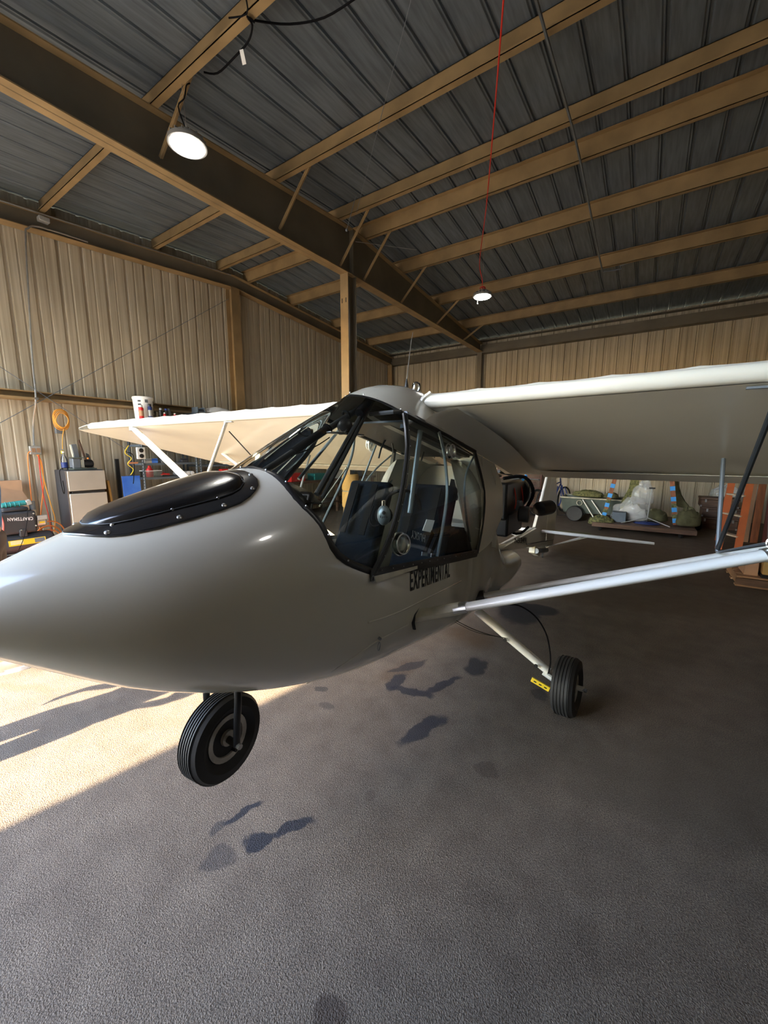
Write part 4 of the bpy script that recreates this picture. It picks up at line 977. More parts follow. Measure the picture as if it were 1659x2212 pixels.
# ================================================================ LEFT WALL: FRIDGE, COMPRESSOR, SHELVES
fz = (-6.980, 2.422, 0.947)[2]
fr = thing('refrigerator', (-7.2, 2.45, 0), 'small two-door refrigerator with beige doors and black body against the left wall', 'refrigerator')
P('body', MB().bb((-7.46, 2.20, .03), (-7.03, 2.68, 1.27)), M['fridgeb'], fr, bevel=.008)
P('freezer_door', MB().bb((-7.03, 2.205, fz+.02), (-6.98, 2.685, 1.26)), M['fridged'], fr, bevel=.008)
P('fridge_door', MB().bb((-7.03, 2.205, .06), (-6.98, 2.685, fz-.02)), M['fridged'], fr, bevel=.008)
P('door_handle', MB().bb((-7.02, 2.24, fz-.018), (-6.985, 2.66, fz+.018)), M['black'], fr, bevel=.004)
P('edge_strip', MB().bb((-7.032, 2.196, .06), (-6.99, 2.206, 1.26)), M['alu'], fr)
P('power_cord', MB().tube(smooth([(-7.2, 2.4, 1.30), (-7.15, 2.19, 1.29), (-7.18, 2.18, 1.15), (-7.15, 2.18, .98), (-7.11, 2.18, .93), (-7.08, 2.18, 1.0), (-7.10, 2.18, 1.12)], 5), .005, 6), M['cord'], fr)
for x in (-7.42, -7.06):
    for y in (2.24, 2.64): P('foot', MB().cyl((x, y, 0), (x, y, .03), .018, n=8), M['black'], fr)
bs = thing('belt_sander', (-7.2, 2.45, 1.272), 'black and olive bench belt sander with orange knob on top of the refrigerator', 'power tool')
P('base_plate', MB().bb((-7.32, 2.33, 1.272), (-7.10, 2.63, 1.292)), M['greenbox'], bs, bevel=.004)
P('housing', MB().bb((-7.28, 2.34, 1.292), (-7.14, 2.44, 1.44)), M['steel'], bs, bevel=.01)
P('side_cover', MB().bb((-7.27, 2.44, 1.30), (-7.15, 2.49, 1.42)), M['cuff'], bs, bevel=.006)
P('motor', MB().lathe([(.03, 0), (.055, .008), (.058, .03), (.058, .12), (.045, .135)], (-7.2, 2.48, 1.36), (0, 1, 0), 18), M['black'], bs)
P('work_table', MB().bb((-7.28, 2.33, 1.445), (-7.12, 2.56, 1.456)), M['greenbox'], bs, bevel=.003)
P('belt_arm', MB().box((-7.2, 2.40, 1.55), (.06, .07, .2), R=(.12, 0, 0)), M['steel'], bs, bevel=.006)
P('sanding_belt', MB().box((-7.2, 2.362, 1.55), (.05, .008, .19), R=(.12, 0, 0)), M['cuff'], bs)
P('knob', MB().ball((-7.2, 2.37, 1.63), .016, 8, 6).ball((-7.12, 2.53, 1.44), .014, 8, 6), M['orange'], bs)
bo = thing('bottle', (-7.34, 2.30, 1.272), 'clear bottle with blue label behind the belt sander on the refrigerator', 'bottle')
P('bottle_body', MB().lathe([(.035, 0), (.04, .01), (.04, .15), (.03, .19), (.014, .22), (.014, .25)], (-7.34, 2.30, 1.272), n=16), M['clear'], bo)
P('bottle_label', MB().lathe([(.041, .03), (.041, .11)], (-7.34, 2.30, 1.272), n=16), M['dblue'], bo)
P('cap', MB().cyl((-7.34, 2.30, 1.522), (-7.34, 2.30, 1.545), .016, n=10), M['label'], bo)
P('wood_slat', MB().beam((-7.40, 2.62, 1.272), (-7.47, 2.56, 1.72), .035, .02, up=(0, 1, 0)), M['darkw'], None, 'narrow dark slat leaning on the wall behind the refrigerator', 'slat')
P('saw_blade', MB().poly([(-7.44, 2.62, 1.275), (-7.44, 2.72, 1.275), (-7.46, 2.67, 1.50), (-7.46, 2.63, 1.52)], .004, (1, 0, 0)), M['steel'], None, 'short dark metal blade standing beside the slat on the refrigerator', 'blade', flat=True)
P('steel_bar', MB().bb((-7.44, 3.02, 0.0), (-7.40, 3.07, 1.42)), M['black'], None, 'tall thin black bar leaning on the wall between refrigerator and blue sheet', 'bar', flat=True)
wfm = thing('framed_board', (-7.15, 2.80, 0), 'amber wooden frame standing beside the refrigerator', 'frame')
for a, b in (((-7.3, 2.74, 0), (-7.36, 2.74, 1.12)), ((-7.02, 2.80, 0), (-7.14, 2.77, 1.08))): P('stile', MB().beam(a, b, .04, .03, up=(0, 1, 0)), M['orangey'] if False else M['foam'], wfm, flat=True)
P('rail', MB().beam((-7.36, 2.74, 1.10), (-7.14, 2.77, 1.07), .04, .03), M['foam'], wfm, flat=True)
P('board_panel', MB().poly([(-7.3, 2.76, .02), (-7.04, 2.815, .02), (-7.15, 2.785, 1.06), (-7.34, 2.755, 1.08)], .008), M['brownboard'], wfm, flat=True)
P('blue_sheet', MB().box((-7.02, 3.07, .575), (.02, .27, 1.15), R=(0, -.03, 0)), M['blue'], None, 'bright blue scuffed plastic sheet leaning against the shelf upright', 'sheet', bevel=.003)

# air compressor
cp = thing('air_compressor', (-7.1, 1.7, 0), 'black portable air compressor with yellow warning label against the left wall', 'compressor')
P('tank', MB().lathe([(.02, 0), (.09, .01), (.125, .04), (.135, .08), (.135, .55), (.125, .59), (.09, .62), (.02, .63)], (-7.08, 1.36, .30), (0, 1, 0), 28), M['fridgeb'], cp)
P('shroud', MB().bb((-7.20, 1.42, .44), (-6.98, 1.80, .74)).bb((-7.18, 1.46, .74), (-7.0, 1.74, .80)), M['fridgeb'], cp, bevel=.03)
P('shroud_foot', MB().bb((-7.12, 1.60, .40), (-6.965, 1.68, .50)), M['fridgeb'], cp, bevel=.01)
P('motor', MB().lathe([(.03, 0), (.07, .01), (.07, .10), (.05, .12)], (-7.08, 1.80, .56), (0, 1, 0), 18), M['rim'], cp)
P('gauge_panel', MB().bb((-7.05, 1.81, .60), (-6.99, 1.92, .66)), M['silver'], cp, bevel=.004)
P('motor_label', MB().bb((-7.012, 1.83, .55), (-7.006, 1.89, .575)), M['yellow'], cp, flat=True)
for y in (1.44, 1.94):
    w2 = thing('wheel', (-6.98, y, .09), parent=cp)
    P('tire', MB().lathe([(.05, -.02), (.085, -.018), (.09, -.01), (.09, .01), (.085, .018), (.05, .02)], (-6.96, y, .09), (1, 0, 0), 24), M['rubber'], w2)
    P('hub', MB().lathe([(.01, -.022), (.05, -.01), (.05, .022), (.01, .024)], (-6.96, y, .09), (1, 0, 0), 20), M['silver'], w2)
P('handle', MB().tube(smooth([(-7.0, 1.30, .40), (-7.0, 1.24, .55), (-7.0, 1.30, .72), (-7.0, 1.38, .74)], 4), .014, 8), M['black'], cp)
P('frame_bar', MB().bb((-7.16, 1.40, .10), (-6.99, 1.94, .13)), M['black'], cp)
P('warning_label', MB().grid([[(-7.08+.1365*math.cos(a), y, .30+.1365*math.sin(a)) for a in (-.05, .15, .35, .5)] for y in (1.47, 1.60, 1.72, 1.86)]), M['yellow'], cp)
P('label_print', MB().grid([[(-7.08+.1375*math.cos(a), y, .30+.1375*math.sin(a)) for a in (.02, .15, .3, .44)] for y in (1.74, 1.80, 1.85)]), M['steel'], cp)
for k in range(3): P('label_print', MB().grid([[(-7.08+.1375*math.cos(a), y, .30+.1375*math.sin(a)) for a in (.10+.13*k, .15+.13*k)] for y in (1.49, 1.56, 1.62)]), M['label'], cp)
P('lettering', text_on('CRAFTSMAN', lambda u, v: Vector((-6.9785, 1.76-.26*u, .655-.045*v+.02*u))), M['label'], cp, flat=True)
for y, z in ((1.62, .49), (1.78, .53), (1.77, .70)): P('bolt', MB().cyl((-6.98, y, z), (-6.965, y, z), .009, n=8), M['cuff'], cp)
P('regulator', MB().box((-6.95, 1.40, .78), (.05, .06, .06)), M['red'], cp, bevel=.01)
P('air_filter', MB().cyl((-7.1, 1.80, .74), (-7.1, 1.80, .86), .035, n=12), M['steel'], cp)
P('hose', MB().tube(smooth([(-6.94, 1.42, .78), (-6.92, 1.44, .62), (-6.94, 1.42, .45), (-6.96, 1.37, .30), (-6.9, 1.42, .10), (-6.85, 1.55, .02), (-6.8, 1.75, .012)], 5), .010, 7).tube(smooth([(-6.94, 1.36, .78), (-6.93, 1.34, .6), (-6.95, 1.32, .5)], 4), .009, 7), M['pink'], cp)
gp = thing('grease_gun', (-7.08, 1.62, .802), 'teal ribbed power tool handle lying on top of the compressor', 'power tool')
P('grip', MB().tube([(-7.07, 1.48, .835), (-7.07, 1.72, .85)], [.032, .036], 12), M['teal'], gp)
for k in range(4): P('grip_rib', MB().torus((-7.07, 1.52+.045*k, .838), (0, 1, .06), .035, .006, 14, 5), M['teal'], gp)
P('head', MB().box((-7.07, 1.755, .85), (.07, .06, .07), R=(.3, 0, 0)), M['silver'], gp, bevel=.01)
P('hose_coil', MB().torus((-6.75, 1.75, .012), (0, 0, 1), .20, .010, 28, 6).torus((-6.72, 1.78, .030), (0, 0, 1), .17, .010, 28, 6).torus((-6.78, 1.72, .046), (0, .05, 1), .15, .010, 28, 6).torus((-6.74, 1.76, .062), (.05, 0, 1), .19, .009, 28, 6), M['pink'], None, 'faded red air hose coiled on the sunlit floor below the compressor', 'hose')
P('cardboard_sheet', MB().poly([(-7.360, 1.369, 1.025), (-7.400, 1.748, 1.078), (-7.330, 1.883, 0.743), (-7.300, 1.830, 0.658), (-7.260, 1.347, 0.600)], .006), M['card'], None, 'large slanting brown cardboard sheet leaning on the wall behind the compressor', 'cardboard', flat=True)
P('cardboard_box', MB().bb((-7.50, 1.20, .95), (-7.38, 1.79, 1.14)), M['card'], None, 'cardboard flap with a hand slot above the large cardboard sheet', 'cardboard', flat=True)

# orange cords from the outlet box
def cordm(name, pts, r, m, label, n=5, parent=None): return P(name, MB().tube(smooth(pts, n), r, 6), M[m], parent, label, 'cord')
cordm('extension_cord', [(-7.440, 2.017, 1.497), (-7.420, 2.052, 1.376), (-7.420, 2.043, 1.070), (-7.400, 1.960, 0.632), (-7.300, 1.902, 0.444), (-7.250, 1.956, 0.372)], .008, 'orange', 'orange extension cord hanging from the outlet box straight down to the compressor')
cordm('extension_cord', [(-7.430, 2.035, 1.497), (-7.410, 2.054, 1.104), (-7.400, 2.093, 0.755), (-7.400, 2.121, 0.540), (-7.350, 2.075, 0.340)], .007, 'orangey', 'amber extension cord bowing right beside the refrigerator')
cordm('extension_cord', [(-7.430, 1.946, 1.544), (-7.430, 1.908, 1.478), (-7.420, 1.889, 1.114), (-7.410, 1.876, 0.765)], .007, 'orange', 'orange cord looping left from the outlet box behind the cardboard')
cordm('extension_cord', [(-7.420, 2.027, 1.491), (-7.400, 2.016, 0.971), (-7.380, 2.040, 0.623), (-7.330, 2.042, 0.348)], .006, 'redc', 'thin red cord hanging between the orange cords')
cordm('thin_cable', [(-6.940, 1.710, 0.782), (-6.940, 1.679, 0.583), (-6.930, 1.629, 0.401), (-6.920, 1.564, 0.255), (-6.900, 1.513, 0.174)], .004, 'cord', 'thin black cord hanging down the front of the compressor')
P('cord_pile', MB().torus((-7.28, 1.99, .30), (1, .1, 0), .16, .010, 20, 6).torus((-7.25, 2.0, .34), (1, .2, .1), .19, .009, 20, 6).torus((-7.22, 1.97, .27), (1, -.1, .1), .14, .009, 20, 6), M['orange'], None, 'bundle of orange cord hanging behind the right end of the compressor', 'cord')
ccl = thing('coiled_cord', (-7.400, 2.343, 2.026), 'coiled amber extension cord with yellow plug hung on the left wall', 'cord')
cc0 = Vector((-7.420, 2.348, 2.014))
mb = MB()
for k in range(5):
    mb.tube([cc0+Vector((.01*k, (.105-.008*k)*math.sin(a)+.006*math.sin(3*a+k), (.155-.012*k)*math.cos(a)+.01*math.sin(k))) for a in [2*PI*i/28 for i in range(28)]], .0065, 6, closed=True)
P('cord_loops', mb, M['orangey'], ccl)
P('cord_end', MB().tube(smooth([cc0+Vector((.03, .01, -.14)), (-7.380, 2.327, 1.752), (-7.380, 2.310, 1.579)], 4), .006, 6), M['orangey'], ccl)
P('plug', MB().box((-7.380, 2.305, 1.531), (.03, .035, .05)), M['yellow'], ccl, bevel=.005)
P('wall_box', MB().box((-7.450, 2.313, 1.856), (.06, .09, .09)), M['steel'], None, 'small dark box on the wall behind the coiled cord', 'box', bevel=.006)

# steel shelving
def shelf_unit(x0, x1, y0, y1, levels, label, posts=2.1):
    t = thing('shelving_unit', ((x0+x1)/2, (y0+y1)/2, 0), label, 'shelf')
    for x in (x0, x1):
        for y in (y0, y1):
            p = P('upright', MB().bb((x-.02, y-.002, 0), (x+.02, y+.002, posts)).bb((x-.002, y-.02, 0), (x+.002, y+.02, posts)), M['shelf'], t, flat=True)
            if x == x1:
                P('slots', MB().add([v for k in range(int(posts/.05)) for v in ((x+.0035, y-.012, .03+k*.05), (x+.0035, y-.004, .03+k*.05), (x+.0035, y-.004, .05+k*.05), (x+.0035, y-.012, .05+k*.05))], [(4*k, 4*k+1, 4*k+2, 4*k+3) for k in range(int(posts/.05))]), M['label'], p, kind='stuff', flat=True)
    for z in levels: P('shelf_board', MB().bb((x0, y0, z-.035), (x1, y1, z)), M['shelf'], t, flat=True)
    P('cross_brace', MB().beam((x0, y0, .2), (x0, y1, .95), .02, .004, up=(1, 0, 0)).beam((x0, y1, .2), (x0, y0, .95), .02, .004, up=(1, 0, 0)), M['shelf'], t)
    return t
z1 = (-7.000, 3.551, 1.111)[2]; z2 = (-7.000, 3.571, 1.350)[2]; zt = (-7.000, 3.553, 2.076)[2]; zl = (-7.000, 3.291, 0.749)[2]
shelf_unit(-7.44, -7.0, 3.26, 4.20, [.12, zl, z1, z2, 1.66, zt], 'blue-grey steel shelving unit nearest the refrigerator, filled with parts', zt)
z1b = (-7.000, 4.419, 1.066)[2]; z2b = (-7.000, 4.432, 1.243)[2]; ztb = (-7.000, 4.504, 2.258)[2]
shelf_unit(-7.44, -7.0, 4.28, 5.30, [.12, .6, z1b, z2b+.05, 1.66, ztb], 'taller blue-grey steel shelving unit beside the wall column', ztb)
# things on the top shelves
bk = thing('bucket', (-7.16, 3.40, zt), 'white plastic bucket with black print on top of the left shelving', 'bucket')
P('bucket_body', MB().lathe([(.13, 0), (.15, .33), (.158, .335), (.158, .36), (.15, .37)], (-7.16, 3.42, zt), n=32), M['label'], bk)
for k in range(5): P('print', MB().grid([[(-7.16+.152*math.cos(a), 3.42+.152*math.sin(a), zt+z) for z in (.06+.055*k, .085+.055*k)] for a in (-.95, -.8, -.65)]), M['ink'], bk)
for k in range(5): P('print', MB().grid([[(-7.16+.152*math.cos(a), 3.42+.152*math.sin(a), zt+z) for z in (.06+.055*k, .08+.055*k)] for a in (.75, .95, 1.15)]), M['ink'], bk)
P('print', MB().grid([[(-7.16+.152*math.cos(a), 3.42+.152*math.sin(a), zt+z) for z in (.27, .32)] for a in (-.25, -.1, .05)]), M['steel'], bk)
def can(x, y, z, r, h, bm, cm, label, band=None, name='spray_can', cat='can'):
    t = thing(name, (x, y, z), label, cat)
    P('can_body', MB().lathe([(r*.95, 0), (r, .004), (r, h*.78), (r*.7, h*.84)], (x, y, z), n=16), M[bm], t)
    P('cap', MB().lathe([(r*.7, h*.82), (r*.72, h*.97), (r*.6, h)], (x, y, z), n=14), M[cm], t)
    if band: P('can_label', MB().lathe([(r*1.01, h*.2), (r*1.01, h*.6)], (x, y, z), n=16), M[band], t)
    return t
can(-6.99, 3.30, zt, .036, .22, 'red', 'label', 'red and cream spray can in front of the bucket', 'card')
can(-6.99, 3.44, zt, .034, .25, 'dblue', 'black', 'dark blue spray can with black cap in front of the bucket', 'silver')
can(-7.0, 3.62, zt, .034, .20, 'black', 'silver', 'black spray can with grey cap right of the bucket')
can(-7.0, 3.71, zt, .034, .20, 'ink', 'dblue', 'black spray can with dark blue cap, second from the bucket')
can(-7.06, 3.79, zt, .033, .21, 'steel', 'steel', 'dark grey spray can, third from the bucket')
can(-6.98, 3.67, zt, .022, .13, 'red', 'label', 'small red bottle between the black spray cans', name='bottle', cat='bottle')
can(-6.98, 3.85, zt, .022, .13, 'red', 'label', 'small red bottle with pale cap right of the grey spray can', name='bottle', cat='bottle')
P('small_box', MB().box((-7.05, 3.96, zt+.045), (.10, .10, .09)), M['cuff'], None, 'small mottled yellow box between the bottles and the rolled cloth', 'box', bevel=.004)
P('glove', MB().ball((-7.02, 4.06, zt+.05), (.03, .05, .05), 10, 7, noise=.25, seed=3), M['cloth'], None, 'small pale rag beside the rolled dark cloth', 'rag')
rc = MB()
rc.tube([(-7.04+.006*k, 4.16+.008*k, zt+.045+.01*math.sin(k)) for k in range(-1, 2)], .045, 12)
sp_ = [Vector((-6.97, 4.20+(.075-.004*i/2)*math.cos(i*.5)*1.1, zt+.062+(.060-.003*i/2)*math.sin(i*.5))) for i in range(30)]
P('rolled_cloth', MB().tube([p+Vector((-.03, 0, 0)) for p in sp_], .012, 6).box((-7.08, 4.2, zt+.05), (.14, .20, .09)), M['darkw'], None, 'rolled dark brown cloth on the left shelving top', 'cloth', bevel=.0)
P('grey_box', MB().box((-7.08, 4.36, ztb+.012+.0), (.2, .16, .02)).box((-7.08, 4.29, ztb+.05), (.2, .01, .1)).box((-7.08, 4.43, ztb+.05), (.2, .01, .1)), M['shelf'], None, 'open grey metal tray at the near end of the taller shelving top', 'tray')
dr = MB(); rows = []
rnd = random.Random(5)
for i in range(13):
    r = []
    for j in range(9):
        u = i/12; v = j/8; h = .13*math.sin(PI*min(1, u*1.15+.02))**.6*math.sin(PI*(.1+.8*v))**.4+rnd.uniform(-.012, .012)
        if j in (0, 8) or i in (0, 12): h = rnd.uniform(.0, .02)
        r.append(Vector((-7.3+.36*v+rnd.uniform(-.01, .01), 4.47+.72*u+rnd.uniform(-.012, .012), ztb+.012+max(0, h))))
    rows.append(r)
dr.grid(rows); P('plastic_sheet', dr, M['label'], None, 'crumpled white plastic sheet piled on the taller shelving top', 'sheet', sub=1, solid=.004)
P('green_rag', MB().ball((-6.94, 4.70, ztb-.03), (.04, .08, .045), 12, 8, noise=.2, seed=2), M['green'], None, 'bright green rag hanging at the edge below the crumpled white sheet', 'rag')
# things on the shelves
wu = thing('wall_heater', (-6.970, 3.218, 1.434), 'small white box with two round black dials on the shelf upright', 'instrument')
c0 = Vector((-6.980, 3.230, 1.517))
P('case', MB().box(c0, (.04, .13, .19)), M['label'], wu, bevel=.008)
for k in (-1, 1): P('dial', MB().lathe([(.034, 0), (.036, .008), (.028, .012), (.01, .013)], c0+Vector((.02, 0, .045*k)), (1, 0, 0), 18), M['black'], wu)
P('terracotta_block', MB().box((-6.960, 3.094, 1.361), (.03, .13, .025)), M['copper'], None, 'small terracotta wooden block on the shelf edge under the white dial box', 'block')
cordm('coil_hose', [(-6.960, 3.050, 1.642), (-6.960, 2.985, 1.525), (-6.950, 3.068, 1.436), (-6.960, 3.010, 1.348), (-6.950, 3.080, 1.257), (-6.960, 3.036, 1.169)], .006, 'yellow', 'yellow-green cord curling down above the blue sheet')
cordm('black_cable', [(-6.980, 3.074, 1.657), (-6.980, 3.009, 1.547), (-6.980, 3.113, 1.472), (-6.980, 3.090, 1.135), (-6.980, 3.073, 1.023)], .006, 'cord', 'black cable hanging behind the yellow-green cord')
bn = thing('plastic_bin', (-7.060, 3.413, 1.132), 'clear plastic bin on the middle shelf holding a red jug', 'bin')
c0 = Vector((-7.080, 3.414, 1.123)); z0 = z1
P('bin_walls', MB().bb((c0.x-.09, c0.y-.14, z0), (c0.x+.09, c0.y-.136, z0+.11)).bb((c0.x-.09, c0.y+.136, z0), (c0.x+.09, c0.y+.14, z0+.11)).bb((c0.x+.086, c0.y-.14, z0), (c0.x+.09, c0.y+.14, z0+.11)).bb((c0.x-.09, c0.y-.14, z0), (c0.x-.086, c0.y+.14, z0+.11)), M['clear'], bn)
P('bin_rim', MB().tube([(c0.x-.09, c0.y-.14, z0+.11), (c0.x+.09, c0.y-.14, z0+.11), (c0.x+.09, c0.y+.14, z0+.11), (c0.x-.09, c0.y+.14, z0+.11)], .005, 5, closed=True), M['label'], bn)
jg = thing('jug', (c0.x, c0.y-.02, z0), 'red plastic jug standing in the clear bin', 'jug')
P('jug_body', MB().lathe([(.05, .002), (.055, .01), (.055, .12), (.03, .16)], (c0.x, c0.y-.02, z0), n=16), M['red'], jg)
P('cap', MB().lathe([(.024, .158), (.024, .19), (.012, .2)], (c0.x, c0.y-.02, z0), n=12), M['red'], jg)
ob_ = MB()
for k in range(4):
    y = ((-7.020, 3.880, 1.193)[1], (-7.020, 3.957, 1.190)[1], (-7.020, 4.044, 1.187)[1], (-7.020, 4.124, 1.184)[1])[k]
    P('paper_roll', MB().lathe([(.012, 0), (.012, .004), (.036, .004), (.038, .008), (.038, .16), (.036, .165)], (-7.02, y, z1+.04), (-1, 0, 0), 18), M['label'], None, ('first white paper roll from the left on the middle shelf', 'second white paper roll from the left on the middle shelf', 'third white paper roll from the left on the middle shelf', 'rightmost white paper roll, against the shelf upright')[k], 'roll', 'white rolls on the middle shelf')
tp = P('pliers', MB().beam((-6.990, 3.534, 1.152), (-6.990, 3.678, 1.162), .016, .014).beam((-7.020, 3.568, 1.182), (-7.020, 3.692, 1.136), .016, .014), M['red'], None, 'pair of red-handled pliers on the middle shelf edge', 'pliers')
P('carton', MB().box(Vector((-7.050, 4.789, 1.166)), (.1, .15, .075)), M['red'], None, 'red carton on the far shelf, left of its white neighbour', 'box', bevel=.002)
P('carton', MB().box(Vector((-7.050, 5.001, 1.167)), (.1, .16, .07)), M['label'], None, 'white carton on the far shelf, right of the red one', 'box', bevel=.002)
LS = [((-7.050, 3.356, 1.416), 'silver', 'grey metal bracket on the shelf above the red jug'), ((-7.050, 3.454, 1.414), 'blue', 'small blue tool on the shelf above the red jug'), ((-7.050, 3.619, 1.428), 'steel', 'dark metal part on the upper shelf beside the blue tool'),
      ((-7.050, 3.986, 1.348), 'fridgeb', 'black tool on the upper shelf near its far end'), ((-7.050, 4.456, 1.134), 'silver', 'silver tray lying on the far middle shelf')]
for i, (p, mm, lb) in enumerate(LS):
    zz = z2 if i < 4 else z1b
    t = thing('machine_part', (p[0], p[1], zz), lb, 'part')
    P('block', MB().box((p[0], p[1], zz+.025), (.10, .11, .05)), M[mm], t, bevel=.008)
    P('stem', MB().tube([(p[0], p[1]-.05, zz+.06), (p[0]+.02, p[1]+.06, zz+.065)], .014, 8), M[mm], t)
LS = [((-7.050, 3.352, 0.739), 'silver'), ((-7.050, 3.514, 0.821), 'chrome')]
for i, (p, mm) in enumerate(LS):
    t = thing('carburettor', (p[0], p[1], zl), ('grey carburettor lying on the lower shelf beside the upright' , 'shiny carburettor on the lower shelf just above the nose cover')[i], 'part')
    P('body', MB().lathe([(.03, 0), (.045, .01), (.045, .05), (.03, .06), (.03, .1)], (p[0], p[1], zl), n=14), M[mm], t)
    P('flange', MB().box((p[0], p[1], zl+.11), (.09, .06, .012)).cyl((p[0]-.05, p[1], zl+.04), (p[0]+.05, p[1], zl+.05), .018), M[mm], t)

# ================================================================ BACK OF THE HANGAR
def wheel_spoked(name, c, ax, R, parent, m='rubber', n=18):
    w_ = thing(name, c, parent=parent)
    P('tire', MB().torus(c, ax, R, .022, 32, 8), M[m], w_)
    P('rim', MB().torus(c, ax, R-.03, .008, 32, 6), M['alu'], w_)
    x, y = frame(Vector(ax)); c = Vector(c); sp = MB()
    for k in range(n):
        a = 2*PI*k/n; sp.tube([c+Vector(ax)*.02*(1 if k % 2 else -1), c+(x*math.cos(a)+y*math.sin(a))*(R-.035)], .0022, 4)
    P('spokes', sp, M['alu'], w_); P('hub', MB().cyl(c-Vector(ax)*.03, c+Vector(ax)*.03, .018), M['steel'], w_)
def bicycle(x, y, ang, label, R=.31, wrap=None):
    t = thing('bicycle', (x, y, 0), label, 'bicycle')
    d = Vector((math.cos(ang), math.sin(ang), 0)); ax = Vector((-math.sin(ang), math.cos(ang), 0))
    A = Vector((x, y, R+.02))-d*.5; B = Vector((x, y, R+.02))+d*.5
    wheel_spoked('wheel', A, ax, R, t); wheel_spoked('wheel', B, ax, R, t)
    bb = Vector((x, y, .28))-d*.08; st = bb-d*.15+Vector((0, 0, .48)); hd = B-d*.22+Vector((0, 0, .42))
    f = MB()
    for a, b in ((bb, st), (bb, hd), (st-Vector((0, 0, .06)), hd+Vector((0, 0, .04))), (A, bb), (A, st-Vector((0, 0, .06))), (B, hd), (hd, hd+Vector((0, 0, .14))-d*.04)): f.tube([a, b], .014, 8)
    P('frame', f, M['darkw'] if wrap is None else M['dblue'], t)
    P('saddle', MB().box(st+Vector((0, 0, .09)), (.24, .12, .05), R=(0, 0, ang)).tube([st, st+Vector((0, 0, .08))], .012), M['black'], t, bevel=.015)
    h = hd+Vector((0, 0, .16))-d*.04
    P('handlebar', MB().tube(smooth([h-ax*.27-d*.1, h-ax*.24, h, h+ax*.24, h+ax*.27-d*.1], 4), .011, 8), M['steel'], t)
    P('crank', MB().lathe([(.01, 0), (.07, .002), (.07, .006), (.01, .008)], bb+ax*.03, ax, 20).beam(bb+ax*.05, bb+ax*.05+Vector((0, 0, -.16)), .02, .012), M['steel'], t)
    return t
bicycle(-2.40, 9.55, 1.15, 'dark bicycle standing behind the airplane engine, left of the tail fin')
t = bicycle(-1.93, 10.72, 1.25, 'bicycle with purple straps standing right behind the tail fin', wrap=1)
P('strap', MB().tube(smooth([(-1.866, 10.750, 0.695), (-1.880, 10.750, 0.399), (-1.824, 10.750, 0.201), (-1.769, 10.750, 0.371), (-1.800, 10.750, 0.675)], 4), .014, 6).tube(smooth([(-1.770, 10.750, 0.724), (-1.696, 10.750, 0.411), (-1.653, 10.750, 0.261), (-1.635, 10.750, 0.474), (-1.703, 10.750, 0.680)], 4), .012, 6), M['dblue'], t)
# old dresser behind the bicycles
dx0, dx1, dy = -3.5, -2.3, 10.9
dr_ = thing('dresser', (-2.9, 11.1, 0), 'old dark reddish dresser with carved drawer fronts against the back wall', 'dresser')
P('body', MB().bb((dx0, dy, .08), (dx1, dy+.5, 1.12)), M['maroon'], dr_, bevel=.01)
P('top', MB().bb((dx0-.03, dy-.03, 1.12), (dx1+.03, dy+.5, 1.15)), M['darkw'], dr_, bevel=.005)
for k in range(4):
    for j in range(2):
        xa = dx0+.03+j*(dx1-dx0)/2; d_ = P('drawer', MB().bb((xa, dy-.02, .12+.25*k), (xa+(dx1-dx0)/2-.06, dy, .34+.25*k)), M['darkw'], dr_, bevel=.006)
        for cx_, cr_ in ((.27, .05), (.13, .035), (.41, .035)): P('carving', MB().torus((xa+cx_, dy-.022, .23+.25*k), (0, 1, 0), cr_, .006, 18, 6), M['maroon'], d_)
        P('pull', MB().tube([(xa+.24, dy-.03, .23+.25*k), (xa+.34, dy-.03, .23+.25*k)], .008, 6), M['alu'], d_)
for x in (dx0+.05, dx1-.05): P('foot', MB().bb((x-.04, dy, 0), (x+.04, dy+.06, .08)), M['darkw'], dr_)
P('pole', MB().cyl((-2.50, 10.0, 0), (-2.56, 10.2, 1.9), .014), M['silver'], None, 'slim pale metal pole standing in front of the dresser behind the bicycle', 'pole')
wbn = thing('tool_cart', (-2.75, 9.95, 0), 'low dark cart stacked with a green box and orange-handled tools beside the engine', 'cart')
P('cart_frame', MB().bb((-3.15, 9.7, .5), (-2.6, 10.15, .53)).bb((-3.15, 9.7, .15), (-2.6, 10.15, .18)), M['black'], wbn)
for x in (-3.13, -2.62):
    for y in (9.72, 10.13): P('leg', MB().bb((x-.012, y-.012, .04), (x+.012, y+.012, .53)), M['black'], wbn); P('caster', MB().ball((x, y, .03), .03, 10, 6), M['rubber'], wbn)
P('green_box', MB().box((-2.80, 9.85, .62), (.26, .25, .18)), M['greenbox'], None, 'dull green box on top of the dark tool cart', 'box', bevel=.01)
P('orange_tool', MB().tube([(-2.95, 9.75, .74), (-2.68, 9.80, .76)], .03, 8), M['orange'], None, 'orange tool lying on the green box', 'tool')
P('hand_saw', MB().box((-2.66, 9.7, .60), (.03, .02, .14), R=(0, .2, 0)), M['orangey'], None, 'amber tool handle standing beside the green box', 'tool', bevel=.006)
